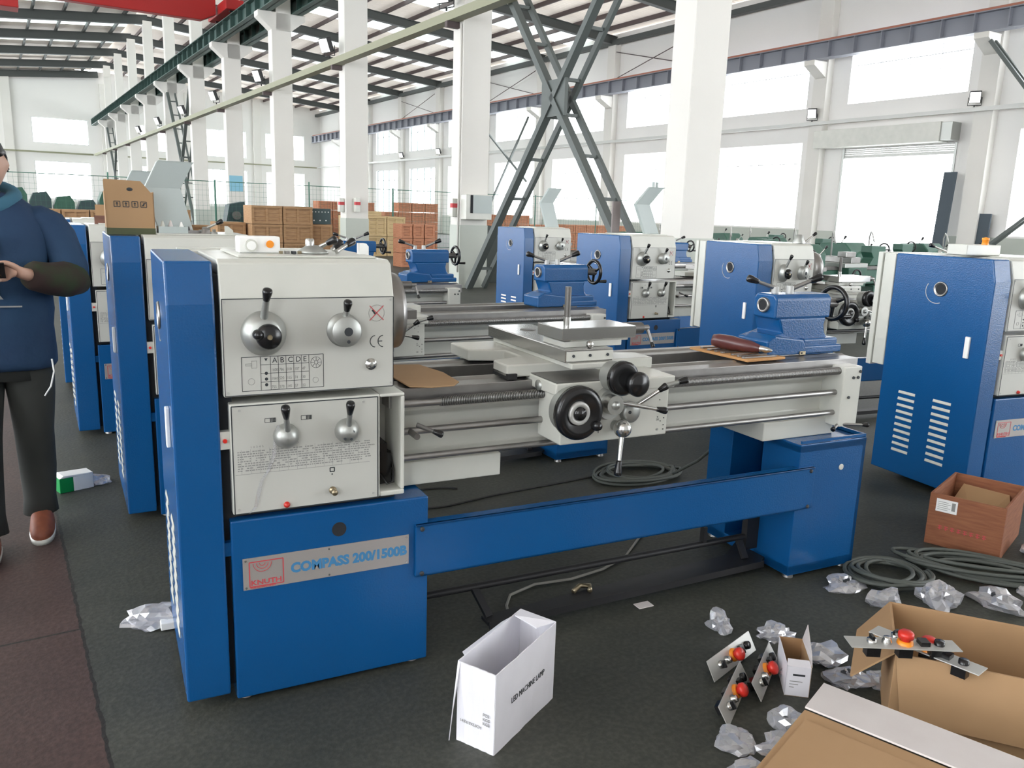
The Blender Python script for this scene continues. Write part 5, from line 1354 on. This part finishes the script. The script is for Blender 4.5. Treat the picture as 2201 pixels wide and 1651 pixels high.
for s in (1, -1):
    k = addchain(2, [((s*.15, .01, 1.335), .045), ((s*.245, -.02, 1.24), .042), ((s*.275, -.06, 1.125), .040), ((s*.20, -.18, 1.13), .034), ((s*.135, -.245, 1.145), .026)])
    k = addchain(k, [((s*.105, -.262, 1.152), (.034, .018))])
    k = addchain(k, [((s*.075, -.272, 1.158), (.038, .017))])
    hand[s] = k
    for j, (dz, L) in enumerate(((.030, .9), (.010, 1.0), (-.010, .95), (-.029, .75))):
        b = (s*.060, -.280, 1.160+dz)
        addchain(k, [(b, .0105), ((s*(.060-.026*L), -.296, 1.163+dz*1.05), .0095), ((s*(.060-.030*L), -.318, 1.162+dz), .0088), ((s*(.060-.014*L), -.330, 1.160+dz*.95), .0080)])
    addchain(k-1, [((s*.095, -.285, 1.182), .013), ((s*.068, -.305, 1.197), .0105), ((s*.045, -.315, 1.196), .009)])
for s, fy, toe in ((1, .0, -.02), (-1, -.22, -.22)):
    k = addchain(0, [((s*.085, 0, .82), .065), ((s*.092, -.02 + fy*.55, .47), .050), ((s*.090, .03 + fy, .10), .038), ((s*.095, -.10 + fy, .045), .036)])
me = skinned(pts, edges, rad, SKIN, 'body', per)
bm = bmesh.new(); bm.from_mesh(me)
# head: an ellipsoid shaped into a face, part of the same mesh
hb = bmesh.new(); bmesh.ops.create_uvsphere(hb, u_segments=40, v_segments=28, radius=1.0)
for v in hb.verts:
    x, y, z = v.co
    f = max(0, -y)
    X = x*.078*(1 - .22*max(0, -z)**1.5); Y = y*.098; Z = z*.118
    Y -= .018*f*math.exp(-((x/.16)**2 + ((z+.08)/.16)**2))            # nose
    Y -= .005*f*math.exp(-((x/.35)**2 + ((z+.48)/.07)**2))            # lips
    Y += .009*f*(math.exp(-(((x-.40)/.17)**2 + ((z-.10)/.12)**2)) + math.exp(-(((x+.40)/.17)**2 + ((z-.10)/.12)**2)))   # sockets
    Y -= .005*f*math.exp(-((x/.6)**2 + ((z-.27)/.09)**2))             # brow
    Y -= .008*f*math.exp(-((x/.25)**2 + ((z+.80)/.14)**2))            # chin
    X += math.copysign(.012, x)*math.exp(-(((abs(x)-1.0)/.15)**2 + ((y)/.16)**2 + ((z-.02)/.22)**2))   # ears
    R = Matrix.Rotation(math.radians(18), 3, 'X')                     # looking down
    v.co = R @ Vector((X, Y, Z)) + Vector((0, -.035, 1.565))
hm = bpy.data.meshes.new('h'); hb.to_mesh(hm); hb.free(); bm.from_mesh(hm); bpy.data.meshes.remove(hm)
bm.to_mesh(me); bm.free()
me.materials.clear(); me.materials.append(SKIN)
for p in me.polygons: p.use_smooth = True; p.material_index = 0
body = bpy.data.objects.new('body', me); COL.objects.link(body); body.parent = per
HR = Matrix.Rotation(math.radians(18), 3, 'X')
def hp(x, y, z): return HR @ Vector((x, y, z)) + Vector((0, -.035, 1.565))
mb = MB()
for s in (-1, 1): mb.ball(hp(s*.030, -.082, .012), .011, WHITEP, 12); mb.ball(hp(s*.030, -.090, .010), .0055, INK, 10)
mb.build('eyes', per)
mb = MB()
for s in (-1, 1): mb.tube([hp(s*.016, -.097, .030), hp(s*.030, -.097, .034), hp(s*.046, -.086, .029)], .0028, HAIRM, 6)
mb.build('eyebrows', per)
mb = MB(); mb.tube([hp(-.022, -.094, -.058), hp(0, -.103, -.056), hp(.022, -.094, -.058)], .0040, mat('lips', (.42, .16, .13), .5), 6); mb.build('mouth', per)
hb = bmesh.new(); bmesh.ops.create_uvsphere(hb, u_segments=36, v_segments=24, radius=1.0)
kill = [v for v in hb.verts if (v.co.z < .30 and v.co.y < -.05) or v.co.z < -.25 - .2*v.co.y or (v.co.z < .45 and v.co.y < -.55)]
bmesh.ops.delete(hb, geom=kill, context='VERTS'); rn = random.Random(4)
for v in hb.verts:
    k = 1.0 + rn.uniform(-.02, .03); v.co = hp(v.co.x*.087*k, v.co.y*.107*k, v.co.z*.125*k)
hm = bpy.data.meshes.new('hair'); hb.to_mesh(hm); hb.free(); hm.materials.append(HAIRM)
for p in hm.polygons: p.use_smooth = True
o = bpy.data.objects.new('hair', hm); COL.objects.link(o); o.parent = per; q = o.modifiers.new('t', 'SOLIDIFY'); q.thickness = .012
# hoodie
mb = MB()
loft(mb, [((0, -.005, .735), .185, .135), ((0, -.01, .76), .205, .15), ((0, -.012, .80), .200, .148), ((0, -.012, .92), .203, .150), ((0, -.012, 1.05), .205, .152), ((0, -.008, 1.18), .208, .150), ((0, 0, 1.28), .214, .142), ((0, .005, 1.335), .212, .125), ((0, .008, 1.375), .195, .108), ((0, .010, 1.405), .160, .094), ((0, .010, 1.435), .115, .082), ((0, .005, 1.462), .070, .066)], NAVY, 36)
hood = mb.build('hoodie', per)
q = hood.modifiers.new('sub', 'SUBSURF'); q.levels = 1; q.render_levels = 1
dtx = bpy.data.textures.new('folds', 'CLOUDS'); dtx.noise_scale = .11
q = hood.modifiers.new('folds', 'DISPLACE'); q.texture = dtx; q.strength = .022; q.mid_level = .5
for s in (1, -1):
    mb = MB(); mb.tube([(s*.06, .01, 1.345), (s*.12, .01, 1.345), (s*.165, .008, 1.340), (s*.205, .004, 1.318), (s*.235, -.008, 1.275), (s*.258, -.025, 1.22), (s*.276, -.045, 1.165), (s*.283, -.07, 1.120)], [.030, .060, .076, .080, .076, .072, .070, .062], NAVY, 24)
    mb.tube([(s*.288, -.035, 1.15), (s*.283, -.07, 1.115), (s*.255, -.12, 1.115), (s*.20, -.18, 1.125), (s*.150, -.23, 1.140), (s*.138, -.243, 1.145)], [.050, .070, .072, .064, .055, .046], CAMO, 20)
    o = mb.build('sleeve', per); q = o.modifiers.new('folds', 'DISPLACE'); q.texture = dtx; q.strength = .016; q.mid_level = .5
mb = MB(); ring = []
for k in range(28):
    a = 2*PI*k/28; ring.append((.090*math.cos(a), .008+.084*math.sin(a), 1.440 + .022*math.sin(a) - .030*max(0, -math.sin(a))**3))
mb.tube(ring, [.030 + .018*max(0, math.sin(2*PI*k/28)) for k in range(28)], TEAL, 14, closed=True)
loft(mb, [((0, .095, 1.27), .08, .025), ((0, .115, 1.33), .12, .045), ((0, .11, 1.39), .125, .055), ((0, .09, 1.44), .10, .045)], TEAL, 24)
mb.build('hood', per)
mb = MB(); M_ = TM((-.155, -.175, 1.255), (1, 0, 0), (0, -.05, 1))
mb.text('USE', .088, TM((-.115, -.172, 1.225), (1, .0, 0), (0, .05, 1)), WHITEP, bold=.006); 
mb.ball((.015, -.170, 1.165), .032, WHITEP, 18, (1, .12, 1)); mb.text('FOR', .072, TM((-.10, -.1735, 1.045), (1, 0, 0), (0, .0, 1)), GINK, bold=.001); mb.box((-.12, -.1745, 1.012), (.10, -.1735, 1.018), GINK); mb.build('chest_print', per)
# trousers
mb = MB()
loft(mb, [((0, 0, .70), .165, .118), ((0, 0, .80), .168, .122), ((0, 0, .88), .165, .120), ((0, 0, .93), .160, .118)], TROU, 28)
for s, fy in ((1, .0), (-1, -.22)):
    mb.tube([(s*.085, 0, .84), (s*.088, -.005, .74), (s*.092, -.010+fy*.3, .62), (s*.092, -.02+fy*.55, .47), (s*.090, .005+fy*.8, .30), (s*.088, .02+fy, .16), (s*.088, .015+fy, .085)], [.095, .098, .090, .078, .070, .066, .070], TROU, 20)
o = mb.build('trousers', per); q = o.modifiers.new('folds', 'DISPLACE'); q.texture = dtx; q.strength = .014; q.mid_level = .5
mb = MB(); mb.tube([(.185, -.13, .79), (.19, -.145, .74), (.175, -.15, .68), (.15, -.15, .64)], .0035, WHITEP, 6); mb.build('drawstring', per)
for s, fy in ((1, .0), (-1, -.22)):
    mb = MB(); x = s*.092
    loft(mb, [((x, -.05+fy, .012), .046, .130), ((x, -.05+fy, .045), .048, .132), ((x, -.035+fy, .075), .044, .105), ((x, .0+fy, .105), .040, .060), ((x, .015+fy, .125), .038, .046)], SHOE, 24)
    o = mb.build('shoe', per)
    mb = MB(); loft(mb, [((x, -.05+fy, .0), .048, .134), ((x, -.05+fy, .022), .050, .137)], CREAM, 24)
    for k in range(4): mb.tube([(x-.028, -.075+fy+k*.018, .082+k*.006), (x, -.080+fy+k*.018, .092+k*.006), (x+.028, -.075+fy+k*.018, .082+k*.006)], .003, WHITEP, 6)
    mb.build('sole_and_laces', o)
ph = empty('phone', (PX, PY-.325, 1.165)); tag(ph, 'dark phone held in both hands of the person', 'phone')
mb = MB(); mb.box((-.066, -.004, -.030), (.066, .004, .038), BLACK, Matrix.Rotation(.5, 3, 'X')); mb.build('handset', ph, bevel=.002)
